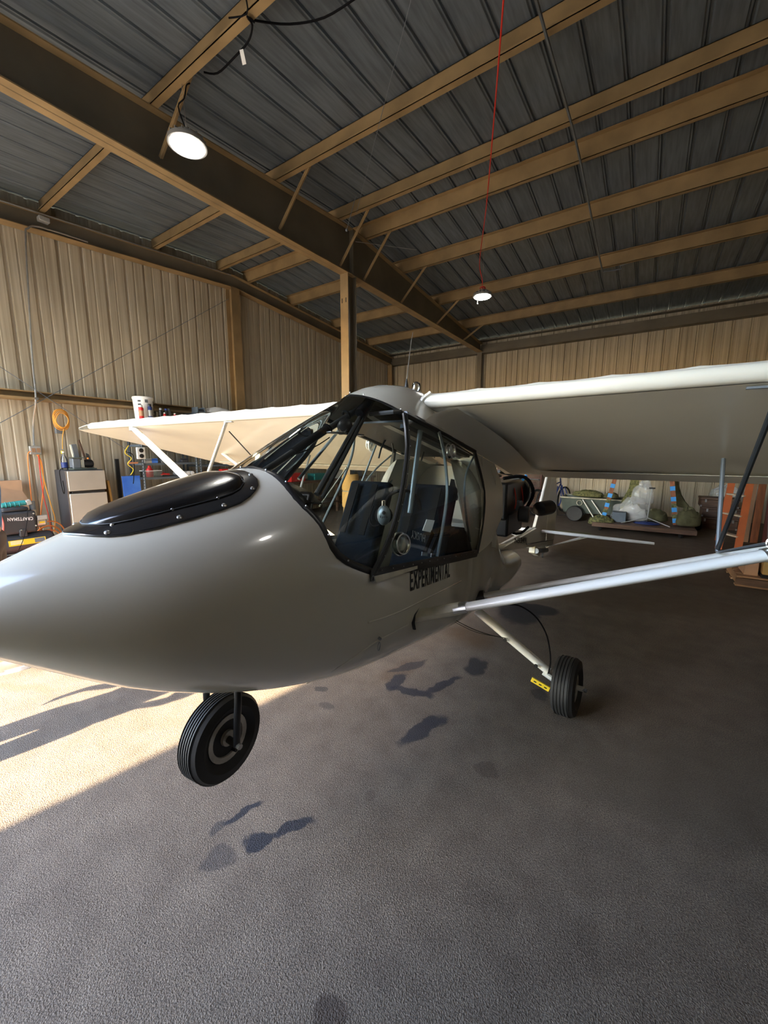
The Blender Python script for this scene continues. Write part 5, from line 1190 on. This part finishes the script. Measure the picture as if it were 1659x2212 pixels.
# wooden saw-horse legs on casters
sh = thing('wooden_stand', (-2.32, 8.45, 0), 'small orange wooden stand on chrome casters on the floor behind the airplane', 'stand')
for (x, y) in ((-2.36, 8.2), (-2.26, 8.72)):
    l = P('leg', MB().box((x, y, .29), (.10, .07, .38)), M['copper'], sh, bevel=.008)
    P('caster', MB().lathe([(.01, -.012), (.035, -.01), (.035, .01), (.01, .012)], (x, y, .036), (.4, 1, 0), 16).box((x, y, .085), (.05, .05, .03)), M['chrome'], l)
P('cross_rail', MB().beam((-2.36, 8.2, .46), (-2.20, 8.75, .47), .04, .10), M['darkw'], sh)
P('loop_strap', MB().torus((-2.36, 8.16, .42), (0, 1, 0), .05, .008, 16, 5), M['cord'], sh)

# garden cart
gc = thing('garden_cart', (-1.0, 10.1, 0), 'dull green plastic garden cart with handle bars near the back wall', 'cart')
def rectrim(x0, x1, y0, y1, z, r): return MB().tube([(x0, y0, z), (x1, y0, z), (x1, y1, z), (x0, y1, z)], r, 6, closed=True)
tub = MB(); o = .06
for (x0, x1, y0, y1, z0, z1_) in ((-1.62, -.42, 9.80, 10.48, .18, .52),):
    a = [(x0+o, y0+o, z0), (x1-o, y0+o, z0), (x1-o, y1-o, z0), (x0+o, y1-o, z0)]; b = [(x0, y0, z1_), (x1, y0, z1_), (x1, y1, z1_), (x0, y1, z1_)]
    ai = [(x0+o+.02, y0+o+.02, z0+.02), (x1-o-.02, y0+o+.02, z0+.02), (x1-o-.02, y1-o-.02, z0+.02), (x0+o+.02, y1-o-.02, z0+.02)]; bi = [(x0+.02, y0+.02, z1_), (x1-.02, y0+.02, z1_), (x1-.02, y1-.02, z1_), (x0+.02, y1-.02, z1_)]
    tub.add(a+b+bi+ai, [(3, 2, 1, 0)]+[(i, (i+1) % 4, 4+(i+1) % 4, 4+i) for i in range(4)]+[(4+i, 4+(i+1) % 4, 8+(i+1) % 4, 8+i) for i in range(4)]+[(8+i, 8+(i+1) % 4, 12+(i+1) % 4, 12+i) for i in range(4)]+[(12, 13, 14, 15)])
P('tub', tub, M['greenbox'], gc, flat=True)
P('tub_rim', rectrim(-1.63, -.41, 9.79, 10.49, .525, .016), M['cuff'], gc)
for y in (9.74, 10.54):
    w_ = thing('wheel', (-1.30, y, .17), parent=gc)
    P('tire', MB().lathe([(.09, -.035), (.16, -.04), (.175, -.02), (.175, .02), (.16, .04), (.09, .035)], (-1.30, y, .176), (0, 1, 0), 24), M['rubber'], w_)
    P('hub', MB().cyl((-1.30, y-.03, .176), (-1.30, y+.03, .176), .09, n=20), M['cuff'], w_)
P('handle_bar', MB().beam((-1.15, 9.76, .50), (-.86, 9.70, .06), .06, .02).beam((-.98, 9.78, .50), (-.70, 9.72, .12), .05, .02), M['silver'], gc)
P('leg_frame', MB().tube([(-1.70, 9.78, .46), (-1.66, 9.78, .10), (-1.38, 9.78, .12)], .014, 6).tube([(-1.68, 9.78, .32), (-1.47, 9.78, .12)], .010, 6), M['black'], gc)
P('ring', MB().torus((-1.22, 9.765, .42), (0, 1, 0), .055, .008, 20, 6), M['cuff'], gc)
P('round_knob', MB().cyl((-1.72, 9.8, .44), (-1.72, 9.8, .56), .028), M['alu'], gc)
def heap(name, c, r, m, label, cat, seed, n=22, k=12, noise=.10, flatb=True, **kw):
    c = Vector(c); rnd = random.Random(seed); mb = MB(); rows = []
    for i in range(k+1):
        t = PI/2*i/k; row = []
        for j in range(n):
            a = 2*PI*j/n; q = 1+noise*math.sin(3*a+seed)+rnd.uniform(-noise, noise)*.6
            row.append(c+Vector((r[0]*math.cos(a)*math.sin(t)**.8*q, r[1]*math.sin(a)*math.sin(t)**.8*q, r[2]*math.cos(t)**.7*(1+noise*math.sin(2*a+i)+rnd.uniform(-noise, noise)) if i < k else 0)))
        rows.append(row)
    mb.grid(rows, cu=True); mb.f.append(tuple(len(mb.v)-n+j for j in range(n)))
    return P(name, mb, M[m], None, label, cat, sub=1, **kw)
heap('canvas_heap', (-1.08, 10.14, .53), (.33, .26, .15), 'camo', 'mottled green cloth heaped on the garden cart', 'cloth', 4)
heap('canvas_roll', (-.64, 10.14, .53), (.15, .25, .13), 'olive', 'olive canvas roll at the right end of the garden cart', 'cloth', 9)
P('long_white_box', MB().box((-.95, 11.25, .44), (.78, .22, .17), R=(0, .18, 0)), M['label'], None, 'long white box lying behind the garden cart at the back wall', 'box', bevel=.004)
P('crate', MB().bb((-1.45, 11.1, 0), (-.5, 11.45, .33)), M['darkw'], None, 'dark wooden crate carrying the long white box at the back wall', 'crate', bevel=.006)
P('floor_mat', MB().box((-1.1, 8.2, .004), (.62, .36, .008), R=(0, 0, .1)), M['olive'], None, 'flat olive mat lying on the floor behind the tail', 'mat')

# wheeled wooden platform with taped posts
pf = thing('platform_dolly', (0, 9.2, 0), 'long low wooden platform on casters near the back wall', 'dolly')
for k in range(4): P('deck_board', MB().bb((-.84, 8.78+.24*k, .135), (.82, 9.005+.24*k, .165)), M['darkw'], pf, flat=True)
P('side_rail', MB().bb((-.84, 8.76, .085), (.82, 8.78, .165)), M['darkw'], pf, flat=True)
P('side_rail', MB().bb((-.84, 9.74, .085), (.82, 9.76, .165)), M['wood'], pf, flat=True)
for x in (-.70, .60):
    for y in (8.86, 9.64):
        q = P('caster', MB().lathe([(.01, -.018), (.042, -.016), (.045, 0), (.042, .016), (.01, .018)], (x, y, .045), (.8, .5, 0), 18), M['rubber'], pf)
        P('caster_fork', MB().bb((x-.03, y-.03, .088), (x+.03, y+.03, .10)).beam((x, y+.02, .095), (x, y+.02, .045), .012, .03, up=(1, 0, 0)), M['chrome'], q)
def post(a, b, label, w_=.075):
    a = Vector(a); b = Vector(b); t = thing('taped_post', a, label, 'post')
    P('post_body', MB().beam(a, b, w_, w_, up=(0, 1, 0)), M['wood'], t, flat=True)
    n = 6
    for k in range(n):
        s = .03+k*.17; P('blue_tape', MB().beam(a.lerp(b, s), a.lerp(b, min(1, s+.07)), w_+.006, w_+.006, up=(0, 1, 0)), M['tape'], t, flat=True)
    for k in range(3): P('camo_wrap', MB().beam(a.lerp(b, .10+.17*k), a.lerp(b, .165+.17*k), w_+.003, w_+.003, up=(0, 1, 0)), M['camo'] if k < 2 else M['wood'], t, flat=True)
    return t
post((-.70, 9.45, .167), (-.50, 9.62, 1.35), 'leaning red-brown post with blue tape bands, left one on the wooden platform')
post((.53, 9.3, .167), (.36, 9.6, 1.35), 'upright red-brown post with blue tape bands, right one on the wooden platform')
def drape(name, pts, m, label, cat, th=.02, **k): return P(name, MB().poly(pts, th, (0, 1, 0)), M[m], None, label, cat, **k)
drape('camo_net', [(-.44, 9.75, .20), (-.20, 9.75, .20), (-.14, 9.7, .62), (-.13, 9.66, .95), (-.16, 9.66, 1.34), (-.24, 9.66, 1.34), (-.30, 9.7, .8), (-.42, 9.75, .5)], 'camo', 'strip of mottled camouflage net hanging behind the plastic bag', 'net')
P('hanging_canvas', MB().grid([[Vector((.40+.0*k, 9.72, 1.35)), Vector((.48, 9.70, 1.35))], [Vector((.42, 9.72, .85)), Vector((.54, 9.70, .85))], [Vector((.46, 9.70, .6)), Vector((.66, 9.66, .58))], [Vector((.50, 9.62, .46)), Vector((.84, 9.5, .45))]] if False else [[Vector((.40, 9.72, 1.35)), Vector((.48, 9.70, 1.35))], [Vector((.42, 9.72, .85)), Vector((.54, 9.70, .85))], [Vector((.46, 9.70, .6)), Vector((.66, 9.66, .58))], [Vector((.50, 9.66, .46)), Vector((.84, 9.6, .45))]]), M['olive'], None, 'olive canvas strap sweeping down behind the right taped post', 'canvas', solid=.01, sub=1)
heap('canvas_heap', (.70, 9.30, .167), (.19, .26, .33), 'olive', 'olive canvas bundle on the right end of the wooden platform', 'canvas', 2, noise=.14)
heap('canvas_heap', (.20, 9.55, .167), (.22, .16, .24), 'olive', 'low olive canvas heap between plastic bag and right taped post', 'canvas', 6)
heap('canvas_heap', (-.72, 9.0, .10), (.24, .2, .16), 'camo', 'camouflage bundle spilling over the left end of the platform', 'cloth', 8, noise=.18)
heap('plastic_bag', (-.16, 9.35, .17), (.36, .20, .42), 'plastic', 'big shiny clear plastic bag with white bundles on the platform', 'bag', 5, noise=.16)
pb = heap('plastic_bag', (-.02, 9.5, .5), (.20, .14, .42), 'plastic', 'upright top of clear film standing behind the tripod stand', 'bag', 11, noise=.2)
heap('cloth_bundle', (-.20, 9.36, .17), (.25, .14, .30), 'cloth', 'white and blue cloth bundle inside the clear plastic bag', 'cloth', 7, noise=.15)
P('storage_box', MB().box((-.40, 9.12, .27), (.24, .2, .2)), M['shelf'], None, 'dark blue-grey box in front of the clear plastic bag', 'box', bevel=.008)
heap('blue_tarp', (.08, 9.08, .166), (.22, .10, .05), 'dblue', 'flat dark blue tarp under the tripod stand', 'tarp', 12)
ts = thing('tripod_stand', (.07, 9.05, .167), 'grey tripod work stand with small flat head on the platform', 'stand')
P('pole', MB().cyl((.07, 9.05, .27), (.10, 9.05, .86), .010), M['silver'], ts)
P('head', MB().box((.10, 9.05, .875), (.10, .05, .025)), M['black'], ts, bevel=.006)
for dx, dy in ((-.42, -.12), (.36, -.12), (.0, .22)): P('leg', MB().cyl((.07, 9.05, .30), (.07+dx, 9.05+dy, .178), .009), M['silver'], ts)

# trunks, stepladder, boards, pallet at right
for k, (z0, h, lb) in enumerate(((.0, .24, 'bottom dark trunk of the stack left of the orange ladder'), (.242, .20, 'middle dark trunk of the stack left of the orange ladder'), (.444, .19, 'top dark trunk with metal latches, left of the orange ladder'))):
    t = thing('trunk', (1.26, 10.5, z0), lb, 'trunk')
    ox = (.0, .02, -.02)[k]
    P('body', MB().bb((.98+ox, 10.3, z0), (1.58+ox, 10.75, z0+h-.045)), M['darkw'], t, bevel=.008)
    P('lid', MB().bb((.97+ox, 10.29, z0+h-.042), (1.59+ox, 10.76, z0+h)), M['darkw'], t, bevel=.01)
    for x in (1.06, 1.30, 1.50): P('latch', MB().bb((x+ox-.015, 10.275, z0+h-.09), (x+ox+.015, 10.292, z0+h-.03)), M['alu'], t)
    for x in (.99, 1.565): P('corner_cap', MB().bb((x+ox-.015, 10.285, z0+.005), (x+ox+.015, 10.31, z0+.04)), M['alu'], t)
heap('plastic_sheet', (1.35, 10.5, .64), (.28, .2, .22), 'plastic', 'crumpled clear plastic sheet on top of the dark trunks', 'sheet', 21, noise=.2)
heap('dark_bag', (.86, 10.0, 0), (.14, .22, .34), 'cord', 'black bag on the floor between platform and trunks', 'bag', 23)
sl = thing('stepladder', (1.2, 8.2, 0), 'orange wooden stepladder leaning beside the tan board at right', 'ladder')
A0, A1 = Vector((1.06, 8.2, 0)), Vector((1.24, 8.75, 2.05)); B0_, B1_ = Vector((1.24, 7.85, 0)), Vector((1.42, 8.55, 2.05))
P('rail', MB().beam(A0, A1, .09, .03, up=(0, 1, 0)), M['ladder'], sl, flat=True)
P('rail', MB().beam(B0_, B1_, .09, .03, up=(0, 1, 0)), M['ladder'], sl, flat=True)
for k in range(6):
    s = .13+.15*k; P('step', MB().beam(A0.lerp(A1, s), B0_.lerp(B1_, s), .10, .022), M['pale'], sl, flat=True)
P('rear_rail', MB().beam((1.12, 9.0, 0), A1, .04, .025, up=(0, 1, 0)), M['ladder'], sl, flat=True)
P('tan_board', MB().poly([(1.42, 9.1, 0), (1.56, 9.1, 0), (1.63, 9.3, 1.9), (1.49, 9.3, 1.9)], .03, (0, 1, 0)), M['brownboard'], None, 'tall narrow tan board leaning beside the stepladder', 'board', flat=True)
P('brown_board', MB().poly([(1.58, 9.1, 0), (1.68, 9.1, 0), (1.74, 9.3, 1.9), (1.64, 9.3, 1.9)], .03, (0, 1, 0)), M['wood'], None, 'narrow red-brown board behind the tan board', 'board', flat=True)
P('maroon_panel', MB().bb((1.72, 9.0, 0), (3.1, 9.06, 2.1)), M['maroon'], None, 'large dark maroon panel standing at the right edge', 'panel', flat=True)
pl_ = thing('pallet', (1.35, 6.35, 0), 'worn brown wooden pallet on the floor at the right edge', 'pallet')
for k in range(5): P('top_slat', MB().box((1.47, 6.02+.16*k, .125), (1.0, .11, .018), R=(0, 0, .01*k)), M['brownboard'], pl_, flat=True)
for x in (1.0, 1.47, 1.94): P('stringer', MB().bb((x-.02, 5.97, .02), (x+.02, 6.72, .115)), M['brownboard'], pl_, flat=True)
for k in range(3): P('bottom_slat', MB().bb((.97, 6.0+.3*k, .0), (1.97, 6.09+.3*k, .018)), M['brownboard'], pl_, flat=True)
P('end_board', MB().bb((.96, 5.955, .03), (1.98, 5.97, .11)), M['darkw'], pl_, flat=True)
P('carton', MB().bb((1.04, 6.05, .136), (1.16, 6.4, .30)), M['card'], None, 'small open carton on the left corner of the pallet', 'box', flat=True)
P('black_tray', MB().bb((1.18, 5.99, .136), (1.95, 6.6, .17)), M['black'], None, 'flat black tray lying on the pallet', 'tray', bevel=.004)
P('orange_crate', MB().bb((1.19, 6.0, .172), (1.95, 6.6, .34)), M['foam'], None, 'amber brown crate on top of the black tray on the pallet', 'crate', bevel=.004)

# work area behind the ridge column, seen through the cabin glass
wk = thing('workbench', (-6.6, 8.0, 0), 'dark cluttered workbench along the left wall behind the padded column', 'bench')
P('bench_top', MB().bb((-7.4, 6.2, .80), (-6.7, 9.6, .85)), M['darkw'], wk, flat=True)
for y in (6.3, 7.9, 9.5):
    for x in (-7.35, -6.75): P('leg', MB().bb((x-.03, y-.03, 0), (x+.03, y+.03, .80)), M['darkw'], wk, flat=True)
P('lower_shelf', MB().bb((-7.38, 6.25, .25), (-6.72, 9.55, .28)), M['darkw'], wk, flat=True)
cb = thing('cabinet', (-5.7, 9.9, 0), 'grey two-door metal cabinet behind the airplane cabin', 'cabinet')
P('body', MB().bb((-6.35, 9.7, 0), (-5.0, 10.2, 1.15)), M['steel'], cb, bevel=.006)
for a, b in ((-6.33, -5.69), (-5.66, -5.02)):
    d_ = P('door', MB().bb((a, 9.68, .04), (b, 9.70, 1.12)), M['steel'], cb, bevel=.004)
    P('handle', MB().bb(((a if a > -6 else b-.06), 9.66, .6), ((a+.03 if a > -6 else b-.03), 9.68, .72)), M['alu'], d_)
def boxi(name, c, d, m, lb, cat='box', rz=0, bev=.006): return P(name, MB().box(c, d, R=(0, 0, rz)), M[m], None, lb, cat, bevel=bev)
boxi('tool_box', (-6.95, 6.6, .95), (.25, .45, .198), 'red', 'red toolbox on the dark workbench')
boxi('tool_box', (-6.95, 7.35, .93), (.25, .4, .158), 'teal', 'teal toolbox on the dark workbench')
boxi('parts_box', (-7.0, 8.2, .97), (.3, .5, .238), 'label', 'white parts box on the dark workbench')
boxi('parts_box', (-7.05, 9.0, 1.0), (.3, .4, .298), 'steel', 'grey parts box at the far end of the dark workbench')
boxi('carton', (-5.2, 8.9, .22), (.5, .4, .44), 'card', 'cardboard carton on the floor before the grey cabinet', rz=.3)
boxi('tool_chest', (-4.6, 8.2, .32), (.5, .4, .64), 'fridgeb', 'black tool chest on the floor behind the airplane cabin', rz=.1)
boxi('green_case', (-4.65, 8.18, .69), (.2, .14, .098), 'green', 'bright green case on top of the black tool chest')
boxi('red_case', (-4.47, 8.12, .68), (.12, .12, .078), 'red', 'small red case on the black tool chest beside the green case')
heap('machine_heap', (-4.1, 9.1, 0), (.35, .3, .55), 'olive', 'dark covered heap on the floor right of the black tool chest', 'heap', 31, noise=.14)
P('orange_timber', MB().beam((-4.0, 8.3, .02), (-4.2, 8.5, .85), .07, .04).beam((-4.2, 8.5, .86), (-3.6, 8.5, .80), .07, .04), M['copper'], None, 'orange-brown timber frame leaning behind the cabin', 'timber', flat=True)

# ================================================================ PEOPLE
def skinmesh(name, nodes, edges, mat_, parent, sub=2):
    me = bpy.data.meshes.new(name); org = world_loc(parent)
    me.from_pydata([Vector(p)-org for p, r in nodes], edges, []); me.update()
    o = bpy.data.objects.new(name, me); COL.objects.link(o); o.parent = parent; me.materials.append(mat_)
    m = o.modifiers.new('skin', 'SKIN'); m.use_smooth_shade = True
    if not me.skin_vertices: me.attributes.new('skin', 'FLOAT', 'POINT') if False else None
    for i, (p, r) in enumerate(nodes):
        sv = me.skin_vertices[0].data[i]; sv.radius = r if isinstance(r, tuple) else (r, r); sv.use_root = (i == 0)
    s = o.modifiers.new('sub', 'SUBSURF'); s.levels = sub; s.render_levels = sub
    return o
def person(x, y, face, label, shirt, legs, shoes, arm=0.0):
    c, s = math.cos(face), math.sin(face)
    F = lambda r, f, z: Vector((x+c*r-s*f, y+s*r+c*f, z))      # r = to the person's right, f = forward
    t = thing('person', (x, y, 0), label, 'person')
    N_ = []; E_ = []
    def nd_(p, r, par=None):
        N_.append((p, r)); k = len(N_)-1
        if par is not None: E_.append((par, k))
        return k
    pel = nd_(F(0, 0, .96), (.13, .10)); wa = nd_(F(0, 0, 1.10), (.12, .09), pel); ch = nd_(F(0, .01, 1.28), (.14, .10), wa); up = nd_(F(0, 0, 1.42), (.09, .075), ch)
    nk = nd_(F(0, .005, 1.50), .052, up); ja = nd_(F(0, .02, 1.56), (.058, .066), nk); hd = nd_(F(0, .015, 1.64), (.074, .088), ja); cr = nd_(F(0, .005, 1.71), (.058, .07), hd)
    for sd in (1, -1):
        sh_ = nd_(F(.185*sd, 0, 1.41), .055, up); el = nd_(F(.235*sd, -.03, 1.13), .040, sh_); wr_ = nd_(F(.24*sd, .06+arm, .90), .026, el)
        pm = nd_(F(.24*sd, .075+arm, .84), (.030, .018), wr_)
        for q in range(4):
            b = nd_(F((.24)*sd, .05+.018*q+arm, .795), .009, pm); b2 = nd_(F(.235*sd, .055+.018*q+arm, .755-.004*abs(q-1.5)), .0085, b); nd_(F(.222*sd, .06+.017*q+arm, .728), .007, b2)
        b = nd_(F(.22*sd, .10+arm, .84), .010, pm); nd_(F(.205*sd, .115+arm, .80), .008, b)
        hp = nd_(F(.095*sd, 0, .90), .085, pel); kn = nd_(F(.11*sd, .02, .50), .058, hp); an = nd_(F(.12*sd, -.01, .10), .038, kn); nd_(F(.125*sd, .09, .05), (.038, .03), an)
    skinmesh('body', N_, E_, M['skin'], t)
    n2 = [(F(0, 0, .98), (.165, .125)), (F(0, 0, 1.10), (.155, .115)), (F(0, .01, 1.28), (.17, .125)), (F(0, 0, 1.42), (.11, .09))]; e2 = [(0, 1), (1, 2), (2, 3)]
    for sd in (1, -1):
        k = len(n2); n2 += [(F(.185*sd, 0, 1.405), .072), (F(.225*sd, -.02, 1.24), .064), (F(.237*sd, -.03, 1.14), .060)]; e2 += [(3, k), (k, k+1), (k+1, k+2)]
    skinmesh('shirt', n2, e2, M[shirt], t)
    n3 = [(F(0, 0, .97), (.155, .12)), (F(0, 0, 1.02), (.15, .115))]; e3 = [(0, 1)]
    for sd in (1, -1):
        k = len(n3); n3 += [(F(.095*sd, 0, .88), .105), (F(.11*sd, .02, .50), .080), (F(.12*sd, -.01, .12), .068)]; e3 += [(0, k), (k, k+1), (k+1, k+2)]
    skinmesh('trousers', n3, e3, M[legs], t)
    for sd in (1, -1):
        rows = []; 
        for i in range(9):
            u = i/8; f = -.09+.29*u; w_ = .045*math.sin(PI*min(1, .25+u*.72))**.5+.004; h = .10*(1-u)**.8+.045*u if u > .25 else .10
            if i in (0, 8): w_ *= .5
            rows.append([F(.125*sd+w_*math.cos(a), f, .022+max(0, math.sin(a))*h) for a in [PI*k/8 for k in range(9)]])
        sh2 = P('shoe', MB().grid(rows).add([rows[0][k] for k in range(9)], [tuple(range(9))]).add([rows[-1][k] for k in range(9)], [tuple(range(8, -1, -1))]), M[shoes], t, ang=80)
        so_ = MB(); out = []
        for i in range(20):
            a = 2*PI*i/20; out.append(F(.125*sd+.054*math.cos(a)*(1 if math.sin(a) > 0 else .9), .055+.155*math.sin(a), 0))
        so_.poly(out, .028, (0, 0, 1)); P('sole', so_, M['label'], sh2)
    hr = MB().ball(F(0, -.012, 1.685), (.088, .098, .085), 16, 12, R=Matrix.Rotation(face, 3, 'Z')); P('hair', hr, M['hair'], t)
    for sd in (1, -1):
        P('eye', MB().ball(F(.032*sd, .098, 1.645), .012, 10, 8), M['label'], t); P('pupil', MB().ball(F(.032*sd, .107, 1.645), .006, 8, 6), M['ink'], t)
        P('ear', MB().ball(F(.082*sd, .01, 1.63), (.012, .022, .032), 8, 6, R=Matrix.Rotation(face, 3, 'Z')), M['skin'], t)
    P('nose', MB().tube([F(0, .10, 1.655), F(0, .122, 1.615), F(0, .102, 1.605)], [.008, .014, .010], 8), M['skin'], t)
    P('mouth', MB().tube(smooth([F(-.024, .086, 1.573), F(0, .096, 1.57), F(.024, .086, 1.573)], 4), .005, 6), M['pink'], t)
    return t
person(-3.80, .675, -.35, 'person in a blue shirt, dark trousers and salmon sneakers at the left edge', 'denim', 'trouser', 'shoe', arm=-.12)
person(-2.93, -.42, .2, 'person standing in the sun inside the hangar door, outside the frame', 'cloth', 'trouser', 'black', arm=.1)
